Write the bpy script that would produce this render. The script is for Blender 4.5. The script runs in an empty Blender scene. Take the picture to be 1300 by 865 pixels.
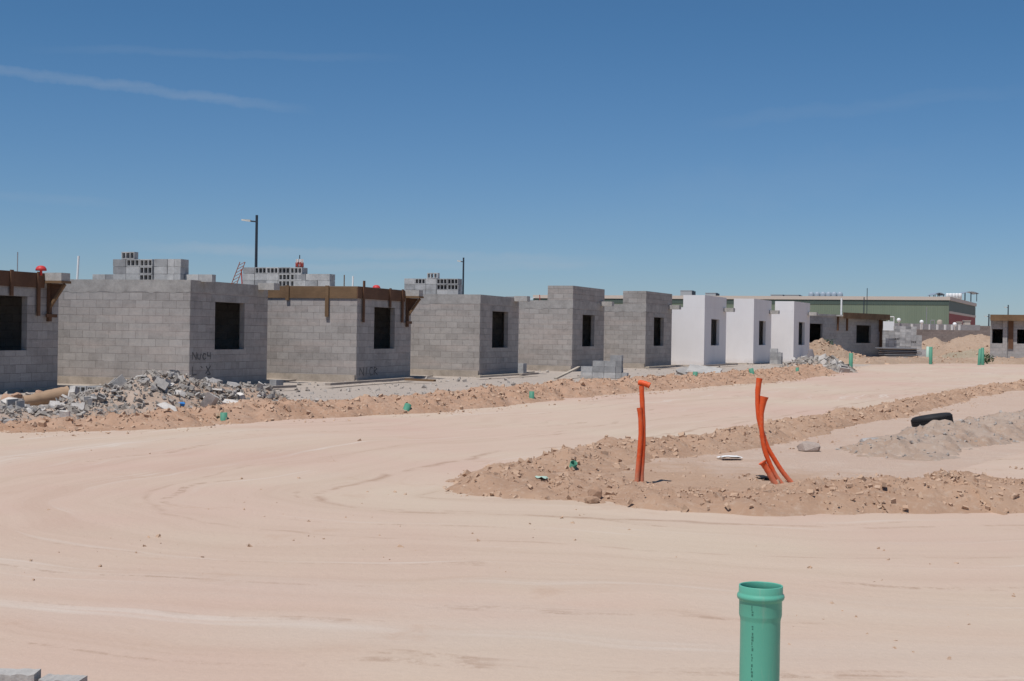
import bpy, math, random
import numpy as np
from mathutils import Vector, Matrix
random.seed(7); rng = np.random.default_rng(11)
S = bpy.context.scene
COL = S.collection
R = math.radians

# ------------------------------------------------------------------ camera
EYE = Vector((0, 0, 1.55)); F = 1800.0
PITCH = math.asin(8.5 / F); ROLL = math.atan(0.016)
fw = Vector((0, math.cos(PITCH), -math.sin(PITCH)))
rt0 = Vector((1, 0, 0)); up0 = rt0.cross(fw)
rt = rt0 * math.cos(ROLL) + up0 * math.sin(ROLL)
up = rt.cross(fw)
cam_d = bpy.data.cameras.new('camera'); cam = bpy.data.objects.new('camera', cam_d); COL.objects.link(cam)
m = Matrix((rt, up, -fw)).transposed().to_4x4(); m.translation = EYE
cam.matrix_world = m
cam_d.sensor_width = 36; cam_d.lens = 36 * F / 1300; cam_d.clip_end = 9000; cam_d.clip_start = 0.1
S.camera = cam

SL = 0.0045
def plane(y):
    return SL * (min(y, 110) - 20)
def ray(x, y):
    return fw + rt * ((x - 650) / F) + up * ((432.5 - y) / F)
def at(x, y, Z):            # world point seen at a photo pixel, Z metres ahead
    return EYE + ray(x, y) * Z
def gp(x, y):               # world point on the gently rising site level
    d = ray(x, y); t = (SL * -20 - EYE.z) / (d.z - SL * d.y)
    return EYE + d * t

# ------------------------------------------------------------------ noise
def _h(ix, iy, seed):
    n = (ix.astype(np.int64) * 374761393 + iy.astype(np.int64) * 668265263 + seed * 1442695041) & 0x7fffffff
    n = ((n ^ (n >> 13)) * 1274126177) & 0x7fffffff
    return ((n ^ (n >> 16)) & 0xffff) / 65535.0
def vnoise(x, y, seed=0):
    ix = np.floor(x); iy = np.floor(y); fx = x - ix; fy = y - iy
    fx = fx * fx * (3 - 2 * fx); fy = fy * fy * (3 - 2 * fy)
    a = _h(ix, iy, seed); b = _h(ix + 1, iy, seed); c = _h(ix, iy + 1, seed); d = _h(ix + 1, iy + 1, seed)
    return (a * (1 - fx) + b * fx) * (1 - fy) + (c * (1 - fx) + d * fx) * fy
def fbm(x, y, oct=4, seed=0):
    s = 0; a = 0.5; t = 0
    for o in range(oct):
        s = s + a * vnoise(x * 2 ** o + 17.3 * o, y * 2 ** o - 9.1 * o, seed + o); t += a; a *= .5
    return s / t

# ------------------------------------------------------------------ materials
def mat(name, rough=.9):
    M = bpy.data.materials.new(name); M.use_nodes = True
    b = M.node_tree.nodes['Principled BSDF']; b.inputs['Roughness'].default_value = rough
    b.inputs['Specular IOR Level'].default_value = .25
    return M, M.node_tree.nodes, M.node_tree.links, b
def nd(N, t, **kw):
    n = N.new(t)
    for k, v in kw.items():
        if k in n.inputs: n.inputs[k].default_value = v
        else: setattr(n, k, v)
    return n
def noise(N, L, vec, scale, detail=5, rough=.6, dist=0):
    n = N.new('ShaderNodeTexNoise'); n.inputs['Scale'].default_value = scale
    n.inputs['Detail'].default_value = detail; n.inputs['Roughness'].default_value = rough; n.inputs['Distortion'].default_value = dist
    if vec: L.new(vec, n.inputs['Vector'])
    return n.outputs['Fac']
def ramp(N, L, fac, stops):
    r = N.new('ShaderNodeValToRGB'); e = r.color_ramp.elements
    while len(e) < len(stops): e.new(.5)
    for i, (p, c) in enumerate(stops):
        e[i].position = p; e[i].color = (*c, 1) if len(c) == 3 else c
    L.new(fac, r.inputs['Fac']); return r.outputs['Color']
def mix(N, L, fac, a, b, mode='MIX'):
    n = N.new('ShaderNodeMix'); n.data_type = 'RGBA'; n.blend_type = mode
    for sock, v in ((n.inputs[0], fac), (n.inputs[6], a), (n.inputs[7], b)):
        if isinstance(v, (int, float)): sock.default_value = v
        elif isinstance(v, tuple): sock.default_value = (*v, 1)
        else: L.new(v, sock)
    return n.outputs[2]
def math_(N, L, op, a, b=None, clamp=False):
    n = N.new('ShaderNodeMath'); n.operation = op; n.use_clamp = clamp
    for i, v in enumerate((a, b)):
        if v is None: continue
        if isinstance(v, (int, float)): n.inputs[i].default_value = v
        else: L.new(v, n.inputs[i])
    return n.outputs[0]
def bump(N, L, b, h, strength=.3, dist=.02):
    n = N.new('ShaderNodeBump'); n.inputs['Strength'].default_value = strength; n.inputs['Distance'].default_value = dist
    L.new(h, n.inputs['Height']); L.new(n.outputs['Normal'], b.inputs['Normal'])
def pos(N): return N.new('ShaderNodeNewGeometry').outputs['Position']
def obco(N): return N.new('ShaderNodeTexCoord').outputs['Object']
def grey(v): return (v, v, v)

def soil_mat(name, c1, c2, c3, sc=1.0, bmp=.6):
    M, N, L, b = mat(name, .95); p = pos(N)
    big = noise(N, L, p, .8 * sc, 4); fine = noise(N, L, p, 14 * sc, 6, .7)
    c = mix(N, L, ramp(N, L, big, [(.35, grey(0)), (.65, grey(1))]), c1, c2)
    c = mix(N, L, ramp(N, L, fine, [(.5, grey(0)), (.75, grey(1))]), c, c3)
    L.new(c, b.inputs['Base Color'])
    bump(N, L, b, noise(N, L, p, 16 * sc, 9, .8), min(1, bmp), .05)
    return M
def simple(name, col, rough=.7, var=.12, sc=6, metallic=0, bmp=.0):
    M, N, L, b = mat(name, rough); o = obco(N)
    n = noise(N, L, o, sc, 5, .65)
    c = mix(N, L, n, tuple(x * (1 - var) for x in col), tuple(min(1, x * (1 + var)) for x in col))
    L.new(c, b.inputs['Base Color']); b.inputs['Metallic'].default_value = metallic
    if bmp: bump(N, L, b, noise(N, L, o, sc * 6, 6), bmp, .01)
    return M

def block_wall_mat(name, c1, c2, mortar, stain=.35):
    M, N, L, b = mat(name, .95)
    uv = N.new('ShaderNodeTexCoord').outputs['UV']; p = pos(N)
    w = N.new('ShaderNodeTexNoise'); w.inputs['Scale'].default_value = 9; L.new(p, w.inputs['Vector'])
    sc = nd(N, 'ShaderNodeVectorMath', operation='SCALE'); sc.inputs[3].default_value = .014
    L.new(w.outputs['Color'], sc.inputs[0])
    ad = nd(N, 'ShaderNodeVectorMath', operation='ADD'); L.new(uv, ad.inputs[0]); L.new(sc.outputs[0], ad.inputs[1])
    br = N.new('ShaderNodeTexBrick'); L.new(ad.outputs[0], br.inputs['Vector'])
    br.inputs['Color1'].default_value = (*c1, 1); br.inputs['Color2'].default_value = (*c2, 1); br.inputs['Mortar'].default_value = (*mortar, 1)
    br.inputs['Scale'].default_value = 1; br.inputs['Mortar Size'].default_value = .006; br.inputs['Mortar Smooth'].default_value = .5
    br.inputs['Brick Width'].default_value = .4; br.inputs['Row Height'].default_value = .2; br.inputs['Bias'].default_value = -.1
    # mortar smeared over some of the joints
    sm = ramp(N, L, noise(N, L, p, 2.2, 4), [(.42, grey(0)), (.62, grey(1))])
    face = mix(N, L, noise(N, L, p, .9, 3), c1, c2)
    c = mix(N, L, math_(N, L, 'MULTIPLY', sm, .4), br.outputs['Color'], face)
    # odd courses of warmer, pinker blocks and mortar smears along the beds
    mpv = N.new('ShaderNodeMapping'); mpv.inputs['Scale'].default_value = (.4, .4, 3.5); L.new(p, mpv.inputs['Vector'])
    c = mix(N, L, ramp(N, L, noise(N, L, mpv.outputs[0], 1.0, 4, .6), [(.48, grey(0)), (.66, grey(.55))]), c, (c2[0] * 1.02, c2[1] * .93, c2[2] * .9))
    c = mix(N, L, ramp(N, L, noise(N, L, mpv.outputs[0], 4.0, 5, .7), [(.60, grey(0)), (.74, grey(.6))]), c, tuple(v * 1.22 for v in c2))
    c = mix(N, L, ramp(N, L, noise(N, L, p, 1.3, 6, .75), [(.60, grey(0)), (.70, grey(.5))]), c, tuple(v * .62 for v in c1))
    wash = noise(N, L, p, 5.5, 7, .75)
    c = mix(N, L, .55, c, ramp(N, L, wash, [(.3, (.74, .73, .72)), (.5, grey(1)), (.68, (1.18, 1.17, 1.15))]), 'MULTIPLY')
    sep = N.new('ShaderNodeSeparateXYZ'); L.new(obco(N), sep.inputs[0])
    zz = math_(N, L, 'ADD', sep.outputs[2], math_(N, L, 'MULTIPLY', noise(N, L, p, 1.7, 5, .7), 1.1))
    c = mix(N, L, ramp(N, L, zz, [(.55, grey(.55)), (.95, grey(0))]), c, tuple(v * .9 for v in c1))       # damp and dirt at the foot
    big = noise(N, L, p, .55, 5, .65)
    c = mix(N, L, stain, c, ramp(N, L, big, [(.3, (.62, .6, .58)), (.52, grey(1)), (.72, (1.16, 1.14, 1.1))]), 'MULTIPLY')
    c = mix(N, L, .35, c, ramp(N, L, noise(N, L, p, 40, 4, .8), [(.3, grey(.7)), (.7, grey(1.2))]), 'MULTIPLY')
    L.new(c, b.inputs['Base Color'])
    h = math_(N, L, 'SUBTRACT', math_(N, L, 'MULTIPLY', noise(N, L, p, 45, 5, .8), .5), br.outputs['Fac'])
    bump(N, L, b, h, .55, .02)
    return M
def concrete_mat(name, c, streak=.3, sc=1.0, rnd=.0):
    M, N, L, b = mat(name, .92); p = pos(N); o = obco(N)
    c1 = mix(N, L, ramp(N, L, noise(N, L, p, 2.2 * sc, 7, .72), [(.32, grey(0)), (.68, grey(1))]), tuple(x * .72 for x in c), tuple(min(1, x * 1.2) for x in c))
    c1 = mix(N, L, streak, c1, ramp(N, L, noise(N, L, p, 30 * sc, 5, .8), [(.3, grey(.55)), (.7, grey(1.25))]), 'MULTIPLY')
    if rnd:
        r = N.new('ShaderNodeObjectInfo').outputs['Random']
        c1 = mix(N, L, rnd, c1, ramp(N, L, r, [(0, (.6, .6, .62)), (.5, grey(1)), (1, (1.4, 1.38, 1.35))]), 'MULTIPLY')
    L.new(c1, b.inputs['Base Color'])
    bump(N, L, b, noise(N, L, p, 28 * sc, 8, .75), .5, .02)
    return M
def wood_mat(name, c, var=.35):
    M, N, L, b = mat(name, .85); o = obco(N)
    mp = N.new('ShaderNodeMapping'); mp.inputs['Scale'].default_value = (2, 2, 14); L.new(o, mp.inputs['Vector'])
    n = noise(N, L, mp.outputs[0], 2.5, 6, .7, 1); n2 = noise(N, L, o, 1.3, 3)
    c1 = mix(N, L, n, tuple(x * (1 - var) for x in c), tuple(min(1, x * (1 + var)) for x in c))
    c1 = mix(N, L, .5, c1, ramp(N, L, n2, [(.35, (.55, .5, .48)), (.65, (1.15, 1.1, 1.05))]), 'MULTIPLY')
    L.new(c1, b.inputs['Base Color']); bump(N, L, b, n, .3, .01)
    return M
def corrugated_mat(name, c):
    M, N, L, b = mat(name, .55)
    uv = N.new('ShaderNodeTexCoord').outputs['UV']
    w = N.new('ShaderNodeTexWave'); w.inputs['Scale'].default_value = .9; w.inputs['Distortion'].default_value = 0; L.new(uv, w.inputs['Vector'])
    mp = N.new('ShaderNodeMapping'); mp.inputs['Scale'].default_value = (.35, .03, 1); L.new(uv, mp.inputs['Vector'])
    n = noise(N, L, mp.outputs[0], 1.0, 4, .7)
    cc = mix(N, L, n, tuple(x * .8 for x in c), tuple(x * 1.2 for x in c))
    L.new(cc, b.inputs['Base Color']); bump(N, L, b, w.outputs['Fac'], .6, .05)
    return M

MT = {}
MT['block_raw'] = block_wall_mat('block_wall', (.325, .300, .284), (.435, .404, .383), (.215, .193, .18))
MT['block_raw_b'] = block_wall_mat('block_wall_warm', (.335, .306, .284), (.445, .410, .382), (.22, .196, .18))
MT['block_dim'] = block_wall_mat('block_wall_dull', (.33, .32, .31), (.40, .385, .375), (.2, .19, .18), .5)
MT['block_far'] = block_wall_mat('block_wall_far', (.20, .165, .15), (.26, .22, .2), (.15, .13, .12))
MT['block_far2'] = block_wall_mat('block_wall_grey_far', (.32, .31, .31), (.38, .37, .37), (.26, .25, .25))
MT['beam'] = concrete_mat('beam_concrete', (.365, .342, .322), .4, 1.1)
MT['cast'] = concrete_mat('cast_beam', (.395, .368, .343), .4, 1.3)
MT['slab'] = concrete_mat('slab_concrete', (.45, .425, .395), .3, .9)
MT['found'] = concrete_mat('foundation_concrete', (.42, .36, .30), .3)
MT['block'] = concrete_mat('loose_block', (.40, .395, .39), .3, 1.5, .8)
MT['chunk'] = concrete_mat('broken_concrete', (.50, .465, .43), .4, 2.2, .9)
MT['frag'] = concrete_mat('rubble_fragments', (.365, .325, .285), .5, 2)
MT['chip'] = concrete_mat('gravel_chips', (.42, .375, .335), .5, 2)
MT['graff'] = simple('spray_paint', (.13, .125, .125), .8)
MT['wood'] = wood_mat('formwork_wood', (.19, .12, .068))
MT['wood_dark_shade'] = wood_mat('formwork_wood_dark_shade', (.15, .082, .05))  # darker copy of the formwork timber, shade of the fronts put into its colour
MT['wood_pale'] = wood_mat('pale_plank', (.50, .44, .36), .2)
MT['wood_grey'] = wood_mat('weathered_plank', (.36, .31, .27), .25)
MT['orange'] = simple('orange_conduit', (.72, .095, .022), .42, .16, 9)
def conduit_mat():
    M, N, L, b = mat('orange_conduit', .5); p = pos(N)
    c = mix(N, L, noise(N, L, p, 7, 6, .7), (.66, .075, .016), (.78, .125, .035))
    c = mix(N, L, ramp(N, L, noise(N, L, p, 16, 6, .75), [(.52, grey(0)), (.7, grey(.5))]), c, (.62, .27, .15))      # dust and sun fading
    sep = N.new('ShaderNodeSeparateXYZ'); L.new(p, sep.inputs[0])
    zz = math_(N, L, 'ADD', sep.outputs[2], math_(N, L, 'MULTIPLY', noise(N, L, p, 9, 5), .25))
    c = mix(N, L, ramp(N, L, zz, [(.22, grey(.55)), (.42, grey(0))]), c, (.50, .30, .20))
    L.new(c, b.inputs['Base Color']); bump(N, L, b, noise(N, L, p, 40, 5), .3, .01); return M
MT['orange'] = conduit_mat()
def pipe_mat():
    M, N, L, b = mat('green_pvc', .36); p = pos(N)
    c = mix(N, L, noise(N, L, p, 5, 5, .65), (.112, .40, .285), (.13, .44, .32))
    mp = N.new('ShaderNodeMapping'); mp.inputs['Scale'].default_value = (14, 14, 1.6); L.new(p, mp.inputs['Vector'])
    c = mix(N, L, ramp(N, L, noise(N, L, mp.outputs[0], 2.0, 6, .75), [(.58, grey(0)), (.75, grey(.35))]), c, (.34, .44, .35))   # dust wiped into streaks
    c = mix(N, L, ramp(N, L, noise(N, L, p, 70, 4, .8), [(.66, grey(0)), (.76, grey(.5))]), c, (.45, .40, .32))
    L.new(c, b.inputs['Base Color']); L.new(ramp(N, L, noise(N, L, p, 9, 5), [(.3, grey(.3)), (.7, grey(.55))]), b.inputs['Roughness']); return M
MT['green'] = pipe_mat()
MT['green_plain'] = simple('green_pvc', (.12, .42, .30), .38, .05, 5)
MT['green_far'] = simple('green_pvc_dusty', (.085, .26, .175), .6, .15, 5)
MT['green_pale'] = simple('pale_green_pvc', (.42, .55, .46), .6)
MT['ink'] = simple('print_ink', (.055, .19, .14), .6)
MT['rubber'] = simple('tyre_rubber', (.022, .022, .024), .7, .5, 5, 0, .3)
MT['white_pvc'] = simple('white_pvc', (.78, .77, .75), .4)
MT['metal_dark'] = simple('dark_painted_steel', (.03, .04, .055), .5)
MT['metal_grey'] = simple('grey_steel', (.30, .30, .31), .5, .2, 6, .3)
MT['lamp'] = simple('lamp_housing', (.55, .54, .50), .4)
MT['redp'] = simple('red_paint', (.55, .05, .05), .5)
MT['redw'] = simple('mast_red', (.45, .09, .07), .5)
MT['whitep'] = simple('mast_white', (.72, .70, .68), .5)
MT['rust'] = simple('rusty_rebar', (.30, .10, .06), .8, .3, 12)
MT['blue'] = simple('blue_plastic', (.05, .22, .55), .5)
MT['wh_green'] = corrugated_mat('warehouse_green', (.165, .205, .15))
MT['wh_dgreen'] = corrugated_mat('warehouse_dark_green', (.075, .105, .09))
MT['wh_red'] = corrugated_mat('warehouse_red', (.24, .022, .022))
MT['wh_cream'] = simple('warehouse_cream', (.52, .46, .40), .6)
MT['roofgrey'] = simple('roof_sheet', (.35, .36, .37), .5)
MT['skylight'] = simple('roof_dome', (.30, .36, .42), .4)
MT['plastic_white'] = simple('white_plastic', (.8, .8, .79), .5)
MT['leaf'] = simple('weed_leaf', (.07, .12, .05), .7, .4, 9)
MT['sack'] = simple('grey_sack', (.20, .18, .19), .9, .3, 7, 0, .4)

def stucco():
    M, N, L, b = mat('white_stucco', .9); p = pos(N)
    mp = N.new('ShaderNodeMapping'); mp.inputs['Scale'].default_value = (1, 1, .25); L.new(p, mp.inputs['Vector'])
    c = mix(N, L, noise(N, L, mp.outputs[0], 1.2, 6, .7), (.72, .685, .67), (.85, .815, .80))
    c = mix(N, L, .3, c, ramp(N, L, noise(N, L, p, .5, 3), [(.35, (.84, .82, .80)), (.6, grey(1))]), 'MULTIPLY')
    sep = N.new('ShaderNodeSeparateXYZ'); L.new(obco(N), sep.inputs[0])
    zz = math_(N, L, 'ADD', sep.outputs[2], math_(N, L, 'MULTIPLY', noise(N, L, p, 3, 4), .5))
    c = mix(N, L, ramp(N, L, zz, [(.22, grey(.45)), (.5, grey(0))]), c, (.56, .49, .43))   # dust splashed up the foot
    L.new(c, b.inputs['Base Color']); bump(N, L, b, noise(N, L, p, 30, 5), .3, .01)
    return M
MT['stucco'] = stucco()

def ground_mat():
    M, N, L, b = mat('site_ground', .97); p = pos(N)
    a = nd(N, 'ShaderNodeAttribute', attribute_name='gravel').outputs['Fac']; so_ = nd(N, 'ShaderNodeAttribute', attribute_name='soil').outputs['Fac']
    c = mix(N, L, noise(N, L, p, .35, 5, .65), (.51, .365, .28), (.565, .43, .338))
    c = mix(N, L, ramp(N, L, noise(N, L, p, 1.6, 6, .7), [(.5, grey(0)), (.75, grey(.7))]), c, (.59, .475, .385))
    g = mix(N, L, noise(N, L, p, 1.1, 5, .7), (.37, .315, .27), (.49, .415, .35))
    k = math_(N, L, 'ADD', a, math_(N, L, 'MULTIPLY', math_(N, L, 'SUBTRACT', noise(N, L, p, .5, 4), .5), .9))
    c = mix(N, L, ramp(N, L, k, [(.35, grey(0)), (.65, grey(1))]), c, g)
    ks = math_(N, L, 'ADD', so_, math_(N, L, 'MULTIPLY', math_(N, L, 'SUBTRACT', noise(N, L, p, 1.1, 5, .7), .5), 1.3))
    sl_ = mix(N, L, noise(N, L, p, 3, 5, .7), (.42, .265, .175), (.51, .355, .25))
    c = mix(N, L, ramp(N, L, ks, [(.3, grey(0)), (.7, grey(1))]), c, sl_)
    c = mix(N, L, .4, c, ramp(N, L, noise(N, L, p, 24, 6, .8), [(.3, grey(.66)), (.65, grey(1.15))]), 'MULTIPLY')
    L.new(c, b.inputs['Base Color']); bump(N, L, b, noise(N, L, p, 16, 8, .75), .6, .05)
    return M
def road_mat():
    M, N, L, b = mat('compacted_earth_road', .95); p = pos(N)
    d0 = nd(N, 'ShaderNodeAttribute', attribute_name='track').outputs['Vector']   # (distance to verge, run along it)
    wn = N.new('ShaderNodeTexNoise'); wn.inputs['Scale'].default_value = .16; wn.inputs['Detail'].default_value = 3; L.new(p, wn.inputs['Vector'])
    ws = nd(N, 'ShaderNodeVectorMath', operation='SCALE'); ws.inputs[3].default_value = 3.2; L.new(wn.outputs['Color'], ws.inputs[0])
    wa = nd(N, 'ShaderNodeVectorMath', operation='ADD'); L.new(d0, wa.inputs[0]); L.new(ws.outputs[0], wa.inputs[1]); d = wa.outputs[0]
    c = mix(N, L, ramp(N, L, noise(N, L, p, .13, 4, .6), [(.36, grey(0)), (.6, grey(1))]), (.535, .378, .300), (.545, .432, .332))
    mp = N.new('ShaderNodeMapping'); mp.inputs['Scale'].default_value = (2.2, .10, 1); L.new(d, mp.inputs['Vector'])
    s = noise(N, L, mp.outputs[0], 1.0, 6, .68, .25)
    c = mix(N, L, .5, c, ramp(N, L, s, [(.34, (.90, .875, .85)), (.5, grey(1)), (.66, (1.05, 1.06, 1.07))]), 'MULTIPLY')
    mp2 = N.new('ShaderNodeMapping'); mp2.inputs['Scale'].default_value = (.55, .05, 1); mp2.inputs['Location'].default_value = (4, 2, 0); L.new(d, mp2.inputs['Vector'])
    s2 = noise(N, L, mp2.outputs[0], 1.0, 3, .6, .3)
    c = mix(N, L, ramp(N, L, s2, [(.54, grey(0)), (.72, grey(.45))]), c, (.545, .455, .375))          # pale polished wheel runs
    mp4 = N.new('ShaderNodeMapping'); mp4.inputs['Scale'].default_value = (4.5, .11, 1); mp4.inputs['Location'].default_value = (2, 7, 0); L.new(d, mp4.inputs['Vector'])
    s4 = noise(N, L, mp4.outputs[0], 1.0, 3, .55)
    c = mix(N, L, math_(N, L, 'MULTIPLY', ramp(N, L, s4, [(.60, grey(0)), (.70, grey(.85))]), ramp(N, L, noise(N, L, p, .35, 3), [(.42, grey(.1)), (.6, grey(1))])), c, (.60, .515, .44))   # crisp pale scrape lines
    gr = ramp(N, L, noise(N, L, p, .9, 6, .7, .4), [(.60, grey(0)), (.72, grey(.55))])
    c = mix(N, L, gr, c, (.47, .32, .23))                                                        # loose redder dust
    # ruts with crumbs: thin broken brown lines
    mp3 = N.new('ShaderNodeMapping'); mp3.inputs['Scale'].default_value = (3.5, .22, 1); mp3.inputs['Location'].default_value = (9, 5, 0); L.new(d, mp3.inputs['Vector'])
    s3 = noise(N, L, mp3.outputs[0], 1.0, 3, .5)
    k3 = math_(N, L, 'MULTIPLY', ramp(N, L, s3, [(.625, grey(0)), (.68, grey(1))]), ramp(N, L, noise(N, L, p, 5, 5, .8), [(.45, grey(0)), (.6, grey(.7))]))
    c = mix(N, L, k3, c, (.36, .24, .17))
    sd_ = N.new('ShaderNodeSeparateXYZ'); L.new(d0, sd_.inputs[0])
    for dist_, wid_, amt_ in ((1.15, .075, .75), (2.75, .05, .45)):                     # narrow ruts left by wheels beside the verge
        wob = math_(N, L, 'MULTIPLY', math_(N, L, 'SUBTRACT', noise(N, L, p, .45, 3), .5), .7)
        q_ = math_(N, L, 'ABSOLUTE', math_(N, L, 'SUBTRACT', math_(N, L, 'ADD', sd_.outputs[0], wob), dist_))
        q_ = math_(N, L, 'SUBTRACT', 1.0, math_(N, L, 'DIVIDE', q_, wid_), True)
        q_ = math_(N, L, 'MULTIPLY', q_, ramp(N, L, noise(N, L, p, 1.6, 5, .75), [(.42, grey(0)), (.58, grey(amt_))]))
        c = mix(N, L, q_, c, (.36, .235, .165))
    c = mix(N, L, .25, c, ramp(N, L, noise(N, L, p, 30, 6, .8), [(.3, grey(.8)), (.7, grey(1.12))]), 'MULTIPLY')
    L.new(c, b.inputs['Base Color'])
    h = math_(N, L, 'ADD', noise(N, L, p, 14, 8, .75), math_(N, L, 'MULTIPLY', s, .2))
    bump(N, L, b, h, .35, .03)
    return M
MT['ground'] = ground_mat(); MT['road'] = road_mat()
MT['soil'] = soil_mat('dug_soil', (.395, .245, .162), (.465, .305, .208), (.505, .37, .275))
MT['soil_red'] = soil_mat('dug_red_soil', (.40, .24, .155), (.47, .30, .205), (.50, .365, .27))
MT['soil_grey'] = soil_mat('gravelly_spoil', (.385, .265, .192), (.43, .335, .27), (.48, .405, .335))
MT['soil_tan'] = soil_mat('tan_spoil', (.33, .23, .16), (.40, .285, .205), (.44, .345, .265), .5)
MT['stone'] = soil_mat('clod', (.45, .295, .20), (.52, .36, .25), (.55, .42, .325), 1.6, .3)

# ------------------------------------------------------------------ mesh builder
class MB:
    def __init__(s): s.V = []; s.F = []; s.M = []; s.SM = []
    def add(s, vs, fs, mi=0, smooth=False):
        o = len(s.V); s.V += [tuple(v) for v in vs]
        for f in fs: s.F.append([i + o for i in f]); s.M.append(mi); s.SM.append(smooth)
        return s
    def box(s, x0, x1, y0, y1, z0, z1, mi=0, M=None):
        vs = [(x, y, z) for z in (z0, z1) for y in (y0, y1) for x in (x0, x1)]
        if M is not None: vs = [M @ Vector(v) for v in vs]
        return s.add(vs, [(0, 2, 3, 1), (4, 5, 7, 6), (0, 1, 5, 4), (2, 6, 7, 3), (0, 4, 6, 2), (1, 3, 7, 5)], mi)
    def bar(s, a, b, w, h, mi=0, upv=(0, 0, 1)):
        a = Vector(a); b = Vector(b); d = b - a; l = d.length; d.normalize()
        u = Vector(upv); sd = d.cross(u)
        if sd.length < 1e-4: sd = d.cross(Vector((1, 0, 0)))
        sd.normalize(); u = sd.cross(d)
        M = Matrix((d, sd, u)).transposed().to_4x4(); M.translation = a
        return s.box(0, l, -w / 2, w / 2, -h / 2, h / 2, mi, M)
    def tube(s, pts, rads, n=10, mi=0, cap=True, smooth=True):
        pts = [Vector(p) for p in pts]; rings = []
        ref = Vector((0.3, 1, .1))
        for i, p in enumerate(pts):
            d = (pts[min(i + 1, len(pts) - 1)] - pts[max(i - 1, 0)]).normalized()
            a = d.cross(ref)
            if a.length < .05: a = d.cross(Vector((1, 0, 0)))
            a.normalize(); b = d.cross(a); r = rads[i] if isinstance(rads, (list, tuple)) else rads
            rings.append([p + (a * math.cos(2 * math.pi * k / n) + b * math.sin(2 * math.pi * k / n)) * r for k in range(n)])
        vs = [v for rg in rings for v in rg]; fs = []
        for i in range(len(rings) - 1):
            for k in range(n):
                k2 = (k + 1) % n; fs.append((i * n + k, i * n + k2, (i + 1) * n + k2, (i + 1) * n + k))
        s.add(vs, fs, mi, smooth)
        if cap:
            s.add(rings[0], [tuple(range(n))], mi); s.add(rings[-1], [tuple(range(n))[::-1]], mi)
        return s
    def lathe(s, prof, n=48, mi=0, M=None, closed=False):
        vs = []; fs = []
        for (r, z) in prof:
            for k in range(n):
                a = 2 * math.pi * k / n; v = Vector((r * math.cos(a), r * math.sin(a), z)); vs.append(M @ v if M is not None else v)
        m_ = len(prof)
        for i in range(m_ if closed else m_ - 1):
            j = (i + 1) % m_
            for k in range(n):
                k2 = (k + 1) % n; fs.append((i * n + k, i * n + k2, j * n + k2, j * n + k))
        return s.add(vs, fs, mi, True)
    def mesh(s, name, mats, uv=True):
        me = bpy.data.meshes.new(name); me.from_pydata(s.V, [], s.F)
        for m_ in (mats if isinstance(mats, (list, tuple)) else [mats]): me.materials.append(m_)
        me.polygons.foreach_set('material_index', s.M); me.polygons.foreach_set('use_smooth', s.SM)
        me.update()
        if uv:
            u = me.uv_layers.new(name='UVMap').data
            for p in me.polygons:
                n = p.normal; ax = max(range(3), key=lambda i: abs(n[i]))
                for li in p.loop_indices:
                    c = me.vertices[me.loops[li].vertex_index].co
                    u[li].uv = (c.x, c.y) if ax == 2 else ((c.y, c.z) if ax == 0 else (c.x + .2, c.z))
        return me
    def build(s, name, mats, parent=None, loc=(0, 0, 0), rz=0, uv=True):
        o = bpy.data.objects.new(name, s.mesh(name, mats, uv)); COL.objects.link(o)
        o.location = loc; o.rotation_euler = (0, 0, rz)
        if parent: o.parent = parent
        return o
def tag(o, label=None, cat=None, group=None, kind=None):
    for k, v in (('label', label), ('category', cat), ('group', group), ('kind', kind)):
        if v: o[k] = v
    return o
def empty(name, loc, rz=0, label=None, cat=None, group=None):
    o = bpy.data.objects.new(name, None); COL.objects.link(o); o.location = loc; o.rotation_euler = (0, 0, rz); o.empty_display_size = .2
    return tag(o, label, cat, group)
def grid_obj(name, X, Y, Z, material, attrs=None, keep=None):
    ny, nx = X.shape
    V = np.stack([X, Y, Z], -1).reshape(-1, 3)
    idx = np.arange(ny * nx).reshape(ny, nx)
    Q = np.stack([idx[:-1, :-1], idx[:-1, 1:], idx[1:, 1:], idx[1:, :-1]], -1).reshape(-1, 4)
    if keep is not None: Q = Q[keep.reshape(-1)]
    # orient upwards
    a = V[Q[0, 1]] - V[Q[0, 0]]; b = V[Q[0, 3]] - V[Q[0, 0]]
    if a[0] * b[1] - a[1] * b[0] < 0: Q = Q[:, ::-1]
    used = np.unique(Q); remap = np.full(len(V), -1); remap[used] = np.arange(len(used))
    V = V[used]; Q = remap[Q]
    me = bpy.data.meshes.new(name); me.vertices.add(len(V)); me.vertices.foreach_set('co', V.astype(np.float32).ravel())
    me.loops.add(Q.size); me.loops.foreach_set('vertex_index', Q.astype(np.int32).ravel())
    me.polygons.add(len(Q)); me.polygons.foreach_set('loop_start', np.arange(0, Q.size, 4, dtype=np.int32))
    me.polygons.foreach_set('use_smooth', np.ones(len(Q), bool))
    me.update(calc_edges=True); me.materials.append(material)
    for k, arr in (attrs or {}).items():
        if arr.ndim == 3:
            at_ = me.attributes.new(k, 'FLOAT_VECTOR', 'POINT'); at_.data.foreach_set('vector', arr.reshape(-1, 3)[used].astype(np.float32).ravel())
        else:
            at_ = me.attributes.new(k, 'FLOAT', 'POINT'); at_.data.foreach_set('value', arr.ravel()[used].astype(np.float32))
    o = bpy.data.objects.new(name, me); COL.objects.link(o); return o

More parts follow.
